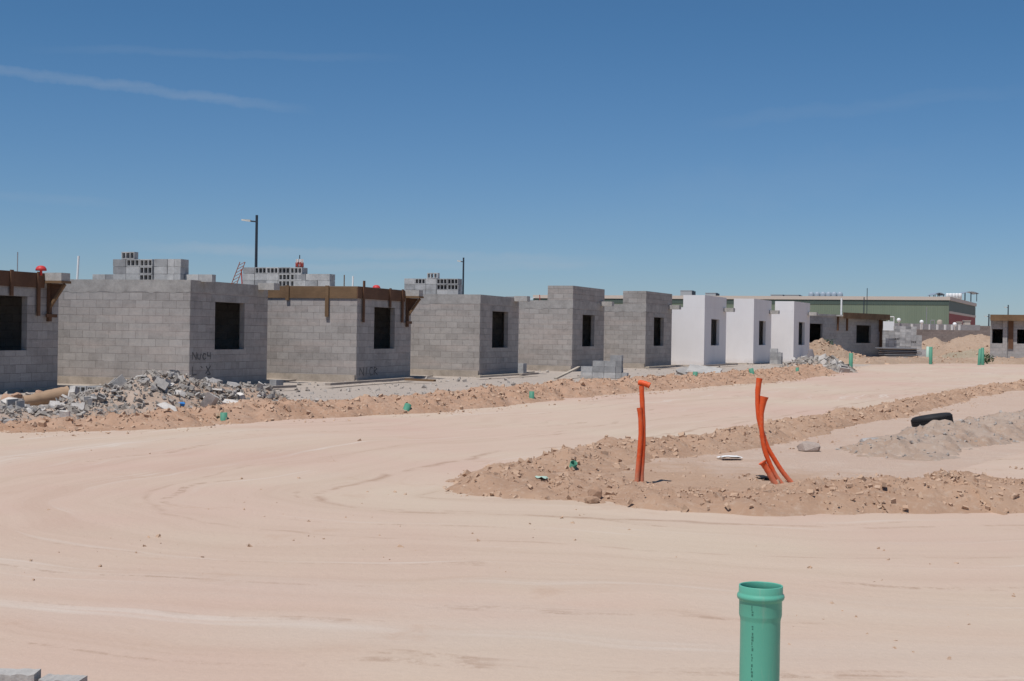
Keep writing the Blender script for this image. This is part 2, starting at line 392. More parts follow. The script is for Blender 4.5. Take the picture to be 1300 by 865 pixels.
# many small irregular stones in one mesh
ICO_V = []
ph = (1 + 5 ** .5) / 2
for a in (-1, 1):
    for b in (-ph, ph): ICO_V += [(0, a, b), (a, b, 0), (b, 0, a)]
ICO_V = np.array(ICO_V) / math.sqrt(1 + ph * ph)
def _hull_faces(V):
    fs = []
    n = len(V)
    d = np.linalg.norm(V[:, None] - V[None], axis=-1); e = d[d > 1e-6].min() * 1.05
    for i in range(n):
        for j in range(i + 1, n):
            for k in range(j + 1, n):
                if d[i, j] < e and d[j, k] < e and d[i, k] < e:
                    nn = np.cross(V[j] - V[i], V[k] - V[i])
                    fs.append((i, j, k) if nn @ V[i] > 0 else (i, k, j))
    return np.array(fs)
ICO_F = _hull_faces(ICO_V)
CUBE_V = np.array([(x, y, z) for z in (-.6, .6) for y in (-.6, .6) for x in (-.6, .6)])
CUBE_F = np.array([(0, 2, 3), (0, 3, 1), (4, 5, 7), (4, 7, 6), (0, 1, 5), (0, 5, 4), (2, 6, 7), (2, 7, 3), (0, 4, 6), (0, 6, 2), (1, 3, 7), (1, 7, 5)])
def stones(name, P, sizes, material, flat=(.45, .9), angular=False, parent=None):
    n = len(P)
    BV, BF = (CUBE_V, CUBE_F) if angular else (ICO_V, ICO_F)
    nv = len(BV)
    V = np.repeat(BV[None], n, 0) * (1 + rng.uniform(-.28, .28, (n, nv, 1)))
    V += rng.uniform(-.12, .12, V.shape)
    sc = np.stack([rng.uniform(.7, 1.35, n), rng.uniform(.6, 1.1, n), rng.uniform(flat[0], flat[1], n)], -1)
    V *= sc[:, None] * np.asarray(sizes)[:, None, None]
    q = rng.normal(size=(n, 4)); q[:, 1:3] *= (.9 if angular else .3); q /= np.linalg.norm(q, axis=1)[:, None]
    w, x, y, z = q.T
    Rm = np.stack([1 - 2 * (y * y + z * z), 2 * (x * y - z * w), 2 * (x * z + y * w), 2 * (x * y + z * w), 1 - 2 * (x * x + z * z), 2 * (y * z - x * w), 2 * (x * z - y * w), 2 * (y * z + x * w), 1 - 2 * (x * x + y * y)], -1).reshape(n, 3, 3)
    V = np.einsum('nij,nvj->nvi', Rm, V) + np.asarray(P)[:, None]
    Fa = (BF[None] + (np.arange(n) * nv)[:, None, None]).reshape(-1, 3); V = V.reshape(-1, 3)
    me = bpy.data.meshes.new(name); me.vertices.add(len(V)); me.vertices.foreach_set('co', V.astype(np.float32).ravel())
    me.loops.add(Fa.size); me.loops.foreach_set('vertex_index', Fa.astype(np.int32).ravel())
    me.polygons.add(len(Fa)); me.polygons.foreach_set('loop_start', np.arange(0, Fa.size, 3, dtype=np.int32))
    me.update(calc_edges=True); me.shade_flat(); me.materials.append(material)
    o = bpy.data.objects.new(name, me); COL.objects.link(o); return o

# ------------------------------------------------------------------ terrain
def planeA(Y): return SL * (np.minimum(Y, 110) - 20)
left_edge_px = [(-260, 560), (-120, 556), (0, 552), (100, 549), (220, 545), (330, 537), (420, 531), (545, 524), (680, 511), (800, 499), (961, 486), (1040, 477), (1085, 466)]
LE = np.array([gp(*p)[:2] for p in left_edge_px])
isl_px = [(556, 630), (619, 606), (671, 597), (745, 580), (818, 573), (900, 563), (1023, 540), (1121, 522), (1208, 503), (1300, 490), (1420, 474)]
def extend(P, l=26):         # carry a line on beyond the edge of the photograph
    P = np.asarray(P, float); d = P[-1][:2] - P[-2][:2]; q = P[-1].copy(); q[:2] = q[:2] + d / np.linalg.norm(d) * l
    return np.concatenate([P, q[None]])
IU = extend(np.array([gp(*p)[:2] for p in isl_px]))
low_px = [(560, 628), (640, 632), (715, 634), (920, 645), (1040, 648), (1160, 646), (1300, 644), (1500, 634)]
IL = extend(np.array([gp(*p)[:2] for p in low_px]))
def off(P, d):
    P = np.asarray(P, float); T = np.gradient(P, axis=0); T /= np.linalg.norm(T, axis=1)[:, None]
    return P + np.stack([-T[:, 1], T[:, 0]], -1) * d
def poly_dist(X, Y, P):
    best = np.full(X.shape, 1e9); along = np.zeros(X.shape); acc = 0
    for (x0, y0), (x1, y1) in zip(P[:-1], P[1:]):
        dx, dy = x1 - x0, y1 - y0; l = math.hypot(dx, dy)
        t = np.clip(((X - x0) * dx + (Y - y0) * dy) / (l * l), 0, 1)
        d = np.hypot(X - x0 - t * dx, Y - y0 - t * dy)
        mk = d < best; best = np.where(mk, d, best); along = np.where(mk, acc + t * l, along); acc += l
    return best, along
def inside(X, Y, P):
    c = np.zeros(X.shape, bool); n = len(P)
    for i in range(n):
        x0, y0 = P[i]; x1, y1 = P[(i + 1) % n]
        if y0 == y1: continue
        k = ((y0 > Y) != (y1 > Y)) & (X < (x1 - x0) * (Y - y0) / (y1 - y0) + x0); c ^= k
    return c
ISL = np.concatenate([IU[::-1], IL[1:]])       # island outline, tip in the middle
# ground sheet: fine near the site, growing towards the horizon
def axis(lo, hi, step, far_lo, far_hi):
    core = list(np.arange(lo, hi + step, step)); st = step; a = core[-1]; b = core[0]
    while a < far_hi: st *= 1.25; a += st; core.append(a)
    st = step
    while b > far_lo: st *= 1.25; b -= st; core.insert(0, b)
    return np.array(core)
gx = axis(-45, 60, .5, -4000, 4000); gy = axis(-4, 112, .5, -400, 6000)
X, Y = np.meshgrid(gx, gy)
Z = planeA(Y) - .05 + .035 * (fbm(X * .35, Y * .35, 4, 5) - .5)
leftpad = np.concatenate([LE, np.array([[40, 130], [-80, 130], [-80, 15]])])
gm = inside(X, Y, leftpad).astype(float)
far = np.clip((Y - 112) / 40, 0, 1)
g_o = grid_obj('ground', X, Y, Z, MT['ground'], {'gravel': gm * .75 * (1 - far), 'soil': np.clip(1.0 - poly_dist(X, Y, LE)[0] / 3.2, 0, 1) * .8})
tag(g_o, 'pale sandy building-site ground reaching to the horizon', 'ground', kind='structure')
# roads: pale compacted sheets
def road(name, outline, label, hole=None, step=.3, z=.0):
    lo = outline.min(0) - 1; hi = outline.max(0) + 1
    xs = np.arange(lo[0], hi[0], step); ys = np.arange(lo[1], hi[1], step)
    X, Y = np.meshgrid(xs, ys)
    k = inside(X, Y, outline)
    if hole is not None: k &= ~inside(X, Y, hole)
    kc = k[:-1, :-1] | k[1:, 1:] | k[:-1, 1:] | k[1:, :-1]
    d, al = poly_dist(X, Y, np.concatenate([IU[::-1], IL[1:]]))
    Z = planeA(Y) + z + .02 * (fbm(X * .3, Y * .3, 3, 9) - .5)
    o = grid_obj(name, X, Y, Z, MT['road'], {'track': np.stack([d, al, 0 * d], -1)}, kc)
    return tag(o, label, 'road', kind='structure')
cross = np.array([gp(*p)[:2] for p in [(1085, 466), (1200, 463.5), (1320, 465), (1500, 466)]])
outer = np.concatenate([off(LE, .95), cross, np.array([[60, 62], [60, -3], [-30, -3], [-30, 16]])])
ISLin = ISL.copy()
cen = ISLin.mean(0)
road('road', outer, 'pale compacted earth road sweeping around the dirt island', hole=None)
# island ground laid over the road sheet
def island():
    P = ISL; lo = P.min(0) - .5; hi = P.max(0) + .5
    xs = np.arange(lo[0], min(hi[0], 40), .16); ys = np.arange(lo[1], hi[1], .16); X, Y = np.meshgrid(xs, ys)
    k = inside(X, Y, P); kc = k[:-1, :-1] & k[1:, 1:] & k[:-1, 1:] & k[1:, :-1]
    d, _ = poly_dist(X, Y, P)
    e = np.clip(d / .8, 0, 1); e = e * e * (3 - 2 * e)
    tipd = np.hypot(X - IU[0][0], Y - IU[0][1])
    rough = np.clip(1.3 - tipd / 6, .25, 1)
    Z = planeA(Y) - .02 + e * (.07 + .10 * rough * (fbm(X * 1.5, Y * 1.5, 5, 21) - .35) + .05 * (fbm(X * .5, Y * .5, 3, 2) - .5))
    o = grid_obj('island_ground', X, Y, Z, MT['ground'], {'gravel': 0 * X, 'soil': np.clip(1.25 - tipd / 5.5, 0, 1) + np.clip(1.0 - poly_dist(X, Y, IL)[0] / 2.4, 0, .9) + np.clip(.7 - poly_dist(X, Y, IU)[0] / 1.6, 0, .7)}, kc)
    tag(o, 'tan island of undug earth between the two dirt roads', 'ground', kind='structure')
    return X, Y, Z, k
isl_grid = island()
def islz(x, y):
    X, Y, Z, k = isl_grid
    j = int(np.clip((x - X[0, 0]) / .16, 0, X.shape[1] - 1)); i = int(np.clip((y - Y[0, 0]) / .16, 0, X.shape[0] - 1))
    return float(Z[i, j]) if k[i, j] else plane(y)

def resample(P, ds):
    P = np.asarray(P, float); out = []
    for i in range(len(P) - 1):
        p0 = P[max(i - 1, 0)]; p1 = P[i]; p2 = P[i + 1]; p3 = P[min(i + 2, len(P) - 1)]
        n = max(2, int(np.linalg.norm((p2 - p1)[:2]) / ds))
        for t in np.arange(n) / n:
            out.append(.5 * (2 * p1 + (p2 - p0) * t + (2 * p0 - 5 * p1 + 4 * p2 - p3) * t * t + (3 * p1 - p0 - 3 * p2 + p3) * t ** 3))
    out.append(P[-1]); return np.array(out)
def bank(name, pts, material, label, ds=.10, nt=36, rough=1.0, kind='structure', base=-.06, seed=0, lump=1.5, cat='dirt bank'):
    """pts rows: x, y, half width, height. Returns a sampler for scattering."""
    C = resample(pts, ds); T = np.gradient(C[:, :2], axis=0); T /= np.linalg.norm(T, axis=1)[:, None] + 1e-9
    Nn = np.stack([-T[:, 1], T[:, 0]], -1)
    t = np.linspace(-1, 1, nt)
    s = np.cumsum(np.r_[0, np.linalg.norm(np.diff(C[:, :2], axis=0), axis=1)])
    wl = C[:, 2] * (.72 + .65 * fbm(s * .9, s * 0 + 3.1, 4, seed + 50)); wr = C[:, 2] * (.72 + .65 * fbm(s * .9, s * 0 + 8.3, 4, seed + 60))
    W = np.where(t[None] > 0, wl[:, None], wr[:, None])
    X = C[:, 0][:, None] + Nn[:, 0][:, None] * W * t[None]; Y = C[:, 1][:, None] + Nn[:, 1][:, None] * W * t[None]
    endf = np.clip(np.minimum(s, s[-1] - s) / .6, 0, 1)[:, None]
    prof = (1 - np.abs(t) ** 1.8)[None] * endf
    H = C[:, 3][:, None]
    Z = planeA(Y) + base * (1 - prof) + H * prof * (.45 + 1.1 * fbm(X * lump, Y * lump, 3, seed)) + rough * .15 * prof ** .4 * (fbm(X * 3.2, Y * 3.2, 5, seed + 9) - .5)
    cl = vnoise(X * 6, Y * 6, seed + 31); c2_ = vnoise(X * 11 + 5, Y * 11, seed + 32)
    Z += rough * prof ** .4 * (.075 * np.clip(cl - .55, 0, .25) * 2 + .05 * np.clip(c2_ - .6, 0, .2) * 2 - .05 * np.clip(.35 - vnoise(X * 4, Y * 4, seed + 33), 0, 1) * 2)
    o = grid_obj(name, X, Y, Z, material); tag(o, label, cat, kind=kind)
    def sample(n, bias=None):
        w = (.5 + wl + wr) if bias is None else bias(C)
        i = rng.choice(len(C), n, p=w / w.sum()); j = np.clip((rng.normal(.5, .27, n) * nt).astype(int), 0, nt - 1)
        return np.stack([X[i, j] + rng.uniform(-.05, .05, n), Y[i, j] + rng.uniform(-.05, .05, n), Z[i, j]], -1)
    return sample
def clods(name, P, smin, smax, material, label, angular=False, flat=(.4, .8)):
    n = len(P); sz = .5 * smin * (smax / smin) ** (rng.random(n) ** 3.6); P = P.copy(); P[:, 2] -= sz * .05
    return tag(stones(name, P, sz, material, flat, True), label, 'clods' if not angular else 'rubble', kind='stuff')

# left verge bank between road and house plots
LB = off(LE, 1.05)
hts = [.06, .06, .06, .07, .11, .17, .20, .21, .22, .24, .21, .2, .08]
wds = [.8, .8, .85, .9, 1.0] + [1.1, 1.1, 1.1, 1.15, 1.2, 1.3, 1.4, 1.0]
sL = bank('dirt_bank', np.c_[LB, wds, hts], MT['soil_red'], 'long low reddish dirt bank between the road and the row of block houses', seed=1, ds=.07, nt=44, rough=1.5)
clods('soil_clods', sL(14000), .03, .17, MT['stone'], 'lumps of reddish soil along the bank by the houses')
# verge on the far side of the crossing street
CB = np.array([gp(*p)[:2] for p in [(1080, 461), (1140, 459.5), (1220, 459.5), (1320, 461.5), (1480, 463)]])
sC = bank('dirt_bank', np.c_[CB, [1.5, 1.6, 1.6, 1.6, 1.6], [.3, .22, .22, .28, .25]], MT['soil_tan'], 'far tan dirt bank along the crossing street at the end of the road', ds=.25, nt=24, seed=3)
clods('soil_clods', sC(900), .05, .3, MT['stone'], 'lumps of tan soil along the far crossing street')
# berm along the upper side of the island
UB = off(IU, -.45)
sU = bank('dirt_bank', np.c_[UB, [.5, .75, .8, .95, 1.0, .85, .75, .7, .7, .7, .7, .7], [.07, .12, .14, .17, .18, .18, .18, .18, .18, .18, .18, .18]], MT['soil'], 'narrow brown soil ridge along the far edge of the island', ds=.07, nt=30, seed=5)
clods('soil_clods', sU(17000), .02, .14, MT['stone'], 'crumbly brown clods on the ridge along the far edge of the island')
# rough tip and lower edge
TIP = [(*gp(566, 629)[:2], .45, .05), (*gp(640, 624)[:2], 1.0, .12), (*gp(720, 620)[:2], 1.3, .11), (*gp(800, 630)[:2], 1.0, .09), (*gp(880, 638)[:2], .8, .10), (*gp(980, 643)[:2], .75, .13), (*gp(1060, 637)[:2], 1.0, .17), (*gp(1160, 637)[:2], 1.0, .17), (*gp(1300, 635)[:2], .95, .18), (*gp(1460, 632)[:2], .95, .18)]
sT = bank('dirt_bank', extend(TIP), MT['soil'], 'rough brown dirt bank along the near edge and tip of the island', ds=.06, nt=48, seed=7, lump=1.1, rough=1.25)
clods('soil_clods', sT(21000), .012, .10, MT['stone'], 'brown clods scattered over the near edge and tip of the island')
# gravelly spoil heap with the tyre
SP = [(*gp(1100, 590)[:2], .4, .03), (*gp(1130, 583)[:2], .9, .11), (*gp(1180, 570)[:2], 1.0, .18), (*gp(1240, 558)[:2], 1.0, .22), (*gp(1320, 543)[:2], 1.0, .26), (*gp(1450, 525)[:2], 1.0, .28)]
sS = bank('spoil_bank', extend(SP), MT['soil_grey'], 'grey gravelly spoil bank carrying the discarded tyre', ds=.06, nt=54, seed=12, lump=1.2, rough=1.5)
clods('gravel', sS(8500), .012, .10, MT['chip'], 'grey broken stones on the spoil bank around the tyre', True)
# pale floor of the next street at the right edge
pit = np.array([gp(*p)[:2] for p in [(1150, 608), (1190, 596), (1250, 582), (1330, 560), (1500, 540), (1500, 624), (1320, 626), (1200, 622)]])
pit[4:6] += np.array([[24, 6.0]]); pit[5, 1] -= 6.0
xs = np.arange(pit[:, 0].min() - .3, pit[:, 0].max(), .15); ys = np.arange(pit[:, 1].min() - .3, pit[:, 1].max() + .3, .15)
Xp, Yp = np.meshgrid(xs, ys); kp = inside(Xp, Yp, pit); dP, aP = poly_dist(Xp, Yp, IL); eP = np.clip(poly_dist(Xp, Yp, np.concatenate([pit, pit[:1]]))[0] / .45, 0, 1) * kp
tag(grid_obj('road', Xp, Yp, planeA(Yp) - .12 + .21 * eP + .02 * (fbm(Xp, Yp, 3, 4) - .5), MT['road'], {'track': np.stack([dP + 20, aP, 0 * dP], -1)}, kp[:-1, :-1] | kp[1:, 1:]), 'smooth pale strip of graded earth at the right edge behind the near dirt bank', 'road', kind='structure')
from mathutils.bvhtree import BVHTree
_T = [BVHTree.FromPolygons([v.co[:] for v in o.data.vertices], [p.vertices[:] for p in o.data.polygons]) for o in list(COL.objects) if o.type == 'MESH' and o.name.split('.')[0] in ('ground', 'road', 'island_ground', 'dirt_bank', 'spoil_bank')]
def gz(x, y):
    best = plane(y) - .06
    for t_ in _T:
        h_ = t_.ray_cast(Vector((x, y, 20)), Vector((0, 0, -1)))
        if h_[0] is not None: best = max(best, h_[0].z)
    return best
islz = gz
def gph(x, y):
    d = ray(x, y); t_ = 5.0
    while t_ < 120:
        p_ = EYE + d * t_
        if p_.z <= gz(p_.x, p_.y): return p_
        t_ += .03
    return gp(x, y)
def spill(line, n, lo, hi, smin, smax, label):
    C = resample(np.c_[line, 0 * line, ], .1)[:, :2]; T = np.gradient(C, axis=0); T /= np.linalg.norm(T, axis=1)[:, None] + 1e-9
    i = rng.choice(len(C), n); d = lo + (hi - lo) * rng.random(n)
    P = C[i] + np.stack([-T[i, 1], T[i, 0]], -1) * d[:, None] + rng.normal(0, .08, (n, 2))
    k = fbm(P[:, 0] * .8, P[:, 1] * .8, 3, 88) > .44
    P = P[k]; z = np.array([gz(x, y) for x, y in P]); sz = .5 * smin * (smax / smin) ** (rng.random(len(P)) ** 3)
    tag(stones('soil_clods', np.c_[P, z], sz, MT['stone'], (.4, .8), True), label, 'clods', kind='stuff')
spill(LE[2:], 1800, -.7, .5, .02, .09, 'crumbs of reddish soil spilled from the house-side bank onto the road')
spill(IL, 4600, -.35, 2.6, .012, .075, 'crumbs of soil scattered over the near part of the island')
spill(IU, 3800, -1.7, .45, .014, .07, 'crumbs of soil scattered beside the far ridge of the island')
# loose crumbs on the road
n = 650
P = []
while len(P) < n:
    x = random.uniform(-60, 1360); y = 432 + 433 * random.random() ** .75
    if y < 480: continue
    g = gp(x, y)
    if inside(np.array([g.x]), np.array([g.y]), outer)[0] and not inside(np.array([g.x]), np.array([g.y]), ISL)[0]:
        if vnoise(np.array([g.x * .5]), np.array([g.y * .5]), 77)[0] > .42 + .3 * random.random(): P.append((g.x, g.y, plane(g.y) - .002))
P = np.array(P); sz = .0022 * (9 ** (rng.random(n) ** 5)) * (1 + P[:, 1] / 22)
tag(stones('pebbles', P, sz, MT['stone'], (.3, .6), True), 'small crumbs of soil lying on the pale road', 'pebbles', kind='stuff')
# gravel on the plots
P = []
for x, y, k in ((470, 500, 1), ):
    while len(P) < 2600:
        px_ = random.uniform(-40, 1060); py_ = random.uniform(458, 520); g = gp(px_, py_)
        if inside(np.array([g.x]), np.array([g.y]), leftpad)[0]: P.append((g.x, g.y, plane(g.y) - .045))
P = np.array(P); sz = .012 * (9 ** (rng.random(len(P)) ** 2.5))
tag(stones('gravel', P, sz, MT['chip'], (.3, .6), True), 'grey gravel and chips strewn on the house plots', 'gravel', kind='stuff')

HEAP_P = []
def heap(name, c, rx, ry, H, material, label, seed, n=110, power=1.0, kind='structure'):
    u = np.linspace(-1.1, 1.1, n); U, V = np.meshgrid(u, u); r = np.hypot(U, V)
    X = c[0] + U * rx; Y = c[1] + V * ry
    pr = np.clip(1 - r, 0, 1) ** power
    Z = planeA(Y) - .12 + pr * H * (.7 + .6 * fbm(X * .5, Y * .5, 4, seed)) + .45 * np.clip(pr * 3, 0, 1) * (fbm(X * 1.9, Y * 1.9, 5, seed + 3) - .5) * min(1, H)
    k = pr > .04; q = np.stack([X[k], Y[k], Z[k]], -1); HEAP_P.append(q[rng.integers(len(q), size=260)] + rng.normal(0, .03, (260, 3)))
    return tag(grid_obj(name, X, Y, Z, material), label, 'dirt mound', kind=kind)

# ------------------------------------------------------------------ sky and sun
W = bpy.data.worlds.new('World'); S.world = W; W.use_nodes = True
N, L = W.node_tree.nodes, W.node_tree.links
SUN_EL = R(66); SUN_AZ_BACK = R(36)      # behind the camera, to the left
sdir = Vector((-math.sin(SUN_AZ_BACK) * math.cos(SUN_EL), -math.cos(SUN_AZ_BACK) * math.cos(SUN_EL), math.sin(SUN_EL)))
sk = N.new('ShaderNodeTexSky'); sk.sky_type = 'NISHITA'; sk.sun_disc = False
sk.sun_elevation = SUN_EL; sk.sun_rotation = math.atan2(sdir.x, sdir.y)
sk.air_density = 1.0; sk.dust_density = .2; sk.ozone_density = 3.0; sk.altitude = 1200
bg = N['Background']
tc = N.new('ShaderNodeTexCoord'); sep = N.new('ShaderNodeSeparateXYZ'); L.new(tc.outputs['Generated'], sep.inputs[0])
ysafe = math_(N, L, 'MAXIMUM', sep.outputs[1], .05)
A_ = math_(N, L, 'DIVIDE', sep.outputs[0], ysafe); E_ = math_(N, L, 'DIVIDE', sep.outputs[2], ysafe)
cb = N.new('ShaderNodeCombineXYZ'); L.new(A_, cb.inputs[0]); L.new(E_, cb.inputs[1])
mp = N.new('ShaderNodeMapping'); mp.inputs['Scale'].default_value = (7, 60, 1); mp.inputs['Rotation'].default_value = (0, 0, R(5)); L.new(cb.outputs[0], mp.inputs['Vector'])
wis = noise(N, L, mp.outputs[0], 1.0, 6, .65, .6)
def streak(a0, e0, a1, e1, w, amp, soft):
    sl = (e1 - e0) / (a1 - a0)
    ln = math_(N, L, 'ADD', math_(N, L, 'MULTIPLY', math_(N, L, 'SUBTRACT', A_, a0), sl), e0)
    wob = math_(N, L, 'MULTIPLY', math_(N, L, 'SUBTRACT', noise(N, L, cb.outputs[0], 16, 5, .7), .5), w * 3.2)
    dd = math_(N, L, 'DIVIDE', math_(N, L, 'SUBTRACT', math_(N, L, 'SUBTRACT', E_, ln), wob), w)
    g = math_(N, L, 'SUBTRACT', 1.0, math_(N, L, 'MULTIPLY', dd, dd), True)
    f1 = math_(N, L, 'DIVIDE', math_(N, L, 'SUBTRACT', A_, a0 - soft), soft, True)
    f2 = math_(N, L, 'DIVIDE', math_(N, L, 'SUBTRACT', a1 + soft, A_), soft, True)
    k = math_(N, L, 'MULTIPLY', math_(N, L, 'MULTIPLY', g, f1), f2)
    k = math_(N, L, 'MULTIPLY', k, ramp(N, L, wis, [(.3, grey(.25)), (.7, grey(1))]))
    return math_(N, L, 'MULTIPLY', k, amp)
cl = streak(-.45, .190, -.20, .1615, .0046, .24, .06)
for a in ((-.29, .195, -.13, .193, .0035, .06, .06), (-.22, .056, 0.0, .053, .005, .26, .08), (-.14, .0445, 0.02, .048, .0035, .22, .06), (.17, .155, .33, .175, .006, .06, .05), (-.36, .092, -.30, .088, .004, .08, .03), (.12, .10, .25, .12, .02, .04, .1)):
    cl = math_(N, L, 'ADD', cl, streak(*a))
hs = N.new('ShaderNodeHueSaturation'); hs.inputs['Saturation'].default_value = 1.0; hs.inputs['Value'].default_value = 1.0; L.new(sk.outputs['Color'], hs.inputs['Color'])
tcol = ramp(N, L, E_, [(.0, (.66, .77, 1.0)), (.07, (.61, .785, 1.0)), (.22, (.50, .80, 1.0))])
tint = mix(N, L, 1.0, hs.outputs['Color'], tcol, 'MULTIPLY')   # dry, deep desert blue
skc = mix(N, L, cl, tint, (5.6, 6.2, 7.0))
L.new(skc, bg.inputs['Color']); bg.inputs['Strength'].default_value = .074
sd = bpy.data.lights.new('sun', 'SUN'); sd.energy = 4.0; sd.angle = R(.53); sd.color = (1, .968, .925)
so = bpy.data.objects.new('sun', sd); COL.objects.link(so); so.rotation_euler = (-sdir).to_track_quat('-Z', 'Y').to_euler()
S.view_settings.view_transform = 'Standard'; S.view_settings.look = 'None'; S.view_settings.gamma = 1; S.view_settings.exposure = 0

# ------------------------------------------------------------------ houses
HW, TH = 2.43, .15         # block wall height, wall thickness
def wall_openings(mb, y0, y1, x1, z1, wins, mi=0):
    """front wall (outer face at x1) along y with rectangular openings [(ya, yb, za, zb)]"""
    ys = sorted({y0, y1, *[w[0] for w in wins], *[w[1] for w in wins]})
    for a, b in zip(ys[:-1], ys[1:]):
        w = next((w for w in wins if w[0] <= a and b <= w[1]), None)
        if w:
            if w[2] > 0: mb.box(x1 - TH, x1, a, b, 0, w[2], mi)
            mb.box(x1 - TH, x1, a, b, w[3], z1, mi)
        else: mb.box(x1 - TH, x1, a, b, 0, z1, mi)
house_info = {}
def house(key, cx, cy, Z, th, label, kind='raw', parapet=False, form=False, ledge=True, mw='block_raw', w_hi=2.2, w_y=(1.26, 2.86), Lu=4.2, depth=8.0, annex=True):
    p = at(cx, cy, Z); z0 = plane(p.y)
    h = empty('house', (p.x, p.y, z0), -R(th), label, 'house', 'small houses in the row along the dirt road')
    house_info[key] = h
    W_ = MT['stucco'] if kind == 'white' else MT[mw]
    top = HW if kind != 'white' else 2.73
    mb = MB()
    wall_openings(mb, 0, Lu, 0, top, [(*w_y, .93, w_hi)])
    mb.box(-depth, -TH, 0, TH, 0, top); mb.box(-depth, -TH, Lu - TH, Lu, 0, top); mb.box(-depth, -depth + TH, TH, Lu - TH, 0, top)
    mb.build('wall', W_, h)
    if kind != 'white':                      # cast ring beam on top of the blocks
        b = MB(); g = .004
        b.box(-TH, g, -g, Lu, HW, 2.73); b.box(-depth, -TH, -g, TH, HW, 2.73); b.box(-depth, -TH, Lu - TH, Lu + g, HW, 2.73)
        b.build('ring_beam', MT['cast'], h)
        k_ = MB(); rr_ = random.Random(int(cx)); n_ = int(depth / .16); vs_ = []      # ragged lip of mortar under the beam
        for i_ in range(n_ + 1):
            x_ = -depth + (depth - .03) * i_ / n_; d_ = rr_.choice((.006, .012, .02, .03, .055)) * rr_.uniform(.6, 1.2)
            vs_ += [(x_, -.0035, HW - .001), (x_, -.0035, HW - d_), (x_, -.0005, HW - .001), (x_, -.0005, HW - d_)]
        k_.add(vs_, [f_ for i_ in range(n_) for f_ in ((i_ * 4, i_ * 4 + 1, i_ * 4 + 5, i_ * 4 + 4), (i_ * 4 + 1, i_ * 4 + 3, i_ * 4 + 7, i_ * 4 + 5))])
        k_.build('mortar_drip', MT['cast'], h)
        MB().box(-TH - .001, .003, w_y[0] - .2, w_y[1] + .2, w_hi + .001, w_hi + .19).build('lintel', MT['beam'], h)
    MB().box(-depth, -TH - .002, TH + .002, Lu - TH - .002, 2.58, 2.70).build('roof', MT['beam'], h)
    if form: MB().box(-depth, .03, -.03, Lu + .02, 2.735, 2.775).build('roof_edge', MT['slab'], h)
    f = MB(); f.box(-depth, .05, -.05, Lu + .05, -.35, .0 if kind == 'white' else .03); f.box(-3.4, .02, Lu + .05, Lu + 2.0, -.35, .02)
    if kind != 'white': f.box(-depth, -.02, -.075, -.052, -.35, .17); f.box(-depth, -.02, -.052, -.004, .06, .165)
    f.build('foundation', MT['found'], h)
    if annex:                                # set-back entrance part
        a = MB(); ya, yb = Lu, Lu + 1.8
        a.box(-3.2 - TH, -3.2, ya, ya + .5, 0, top + .2); a.box(-3.2 - TH, -3.2, ya + 1.4, yb, 0, top + .2); a.box(-3.2 - TH, -3.2, ya + .5, ya + 1.4, 2.1, top + .2)
        a.box(-depth, -3.2 - TH, yb - TH, yb, 0, top + .2)
        a.build('entrance_wall', W_, h)
        MB().box(-depth, -3.2 - TH - .002, Lu + .002, Lu + 1.8 - TH - .002, 2.58, 2.70).build('entrance_roof', MT['beam'], h)
    if parapet:
        q = MB(); zt = 3.31
        q.box(-TH, 0, 0, Lu, 2.732, zt); q.box(-1.05, -TH, 0, TH, 2.732, zt); q.box(-1.05, -TH, Lu - TH, Lu, 2.732, zt)
        q.build('parapet', W_, h)
    if ledge:
        MB().box(.003, .50, 3.60, 3.95, 2.60, 2.79).build('canopy', MT['slab'], h)
    if form:
        w = MB(); w.box(-depth, .0, -.034, -.006, 2.42, 2.77); w.build('formwork_board', MT['wood'], h)
        w = MB(); w.box(.006, .034, -.034, 3.60, 2.42, 2.77); w.build('formwork_board', MT['wood_dark_shade'], h)
        for y_, z_ in ((.35, 1.72), (2.35, 2.2), (3.35, 1.75)):
            MB().box(.036, .075, y_ - .05, y_ + .05, z_, 2.80 + .15 * (y_ < 1)).build('batten', MT['wood_dark_shade'], h)
        for x_, z_ in ((-.95, 1.87), (-2.25, 2.35), (-4.5, 1.9)):
            MB().box(x_ - .055, x_ + .055, -.075, -.036, z_, 2.79).build('batten', MT['wood'], h)
        MB().box(.036, .52, 3.58, 3.97, 2.54, 2.597).build('formwork_board', MT['wood'], h)
        y_ = 3.78
        br = MB().box(.004, .085, y_ - .05, y_ + .05, 1.62, 2.535).build('bracket', MT['wood_dark_shade'], h)
        MB().bar((.07, y_, 1.98), (.47, y_, 2.52), .08, .06).build('brace', MT['wood'], br)
        MB().box(.087, .13, y_ - .2, y_ + .2, 1.72, 1.80).build('crosspiece', MT['wood_dark_shade'], br)
        g2 = MB(); g2.add([(.086, y_ + .02, 2.53), (.40, y_ + .02, 2.53), (.086, y_ + .02, 2.1), (.086, y_ + .045, 2.53), (.40, y_ + .045, 2.53), (.086, y_ + .045, 2.1)], [(0, 1, 2), (5, 4, 3), (0, 3, 4, 1), (1, 4, 5, 2), (2, 5, 3, 0)]); g2.build('gusset', MT['wood_dark_shade'], br)
    return h
g_ = 'nearest block house, cut off by the left edge, with dark timber formwork along its eave'
HS = {}
HS[0] = house(0, -79, 500, 30.6, 18, g_, form=True, w_y=(1.5, 3.0))
HS[1] = house(1, 240, 490, 36.4, 18, 'grey block house behind the rubble heap, with tall block stacks on its flat roof')
HS[2] = house(2, 452, 484.7, 41.6, 18, 'grey block house with brown timber formwork along both roof edges, third from the left', form=True)
HS[3] = house(3, 608.3, 479, 47.7, 18.3, 'grey block house without parapet, between the formwork house and the first parapet house', mw='block_raw_b', w_y=(1.26, 2.98))
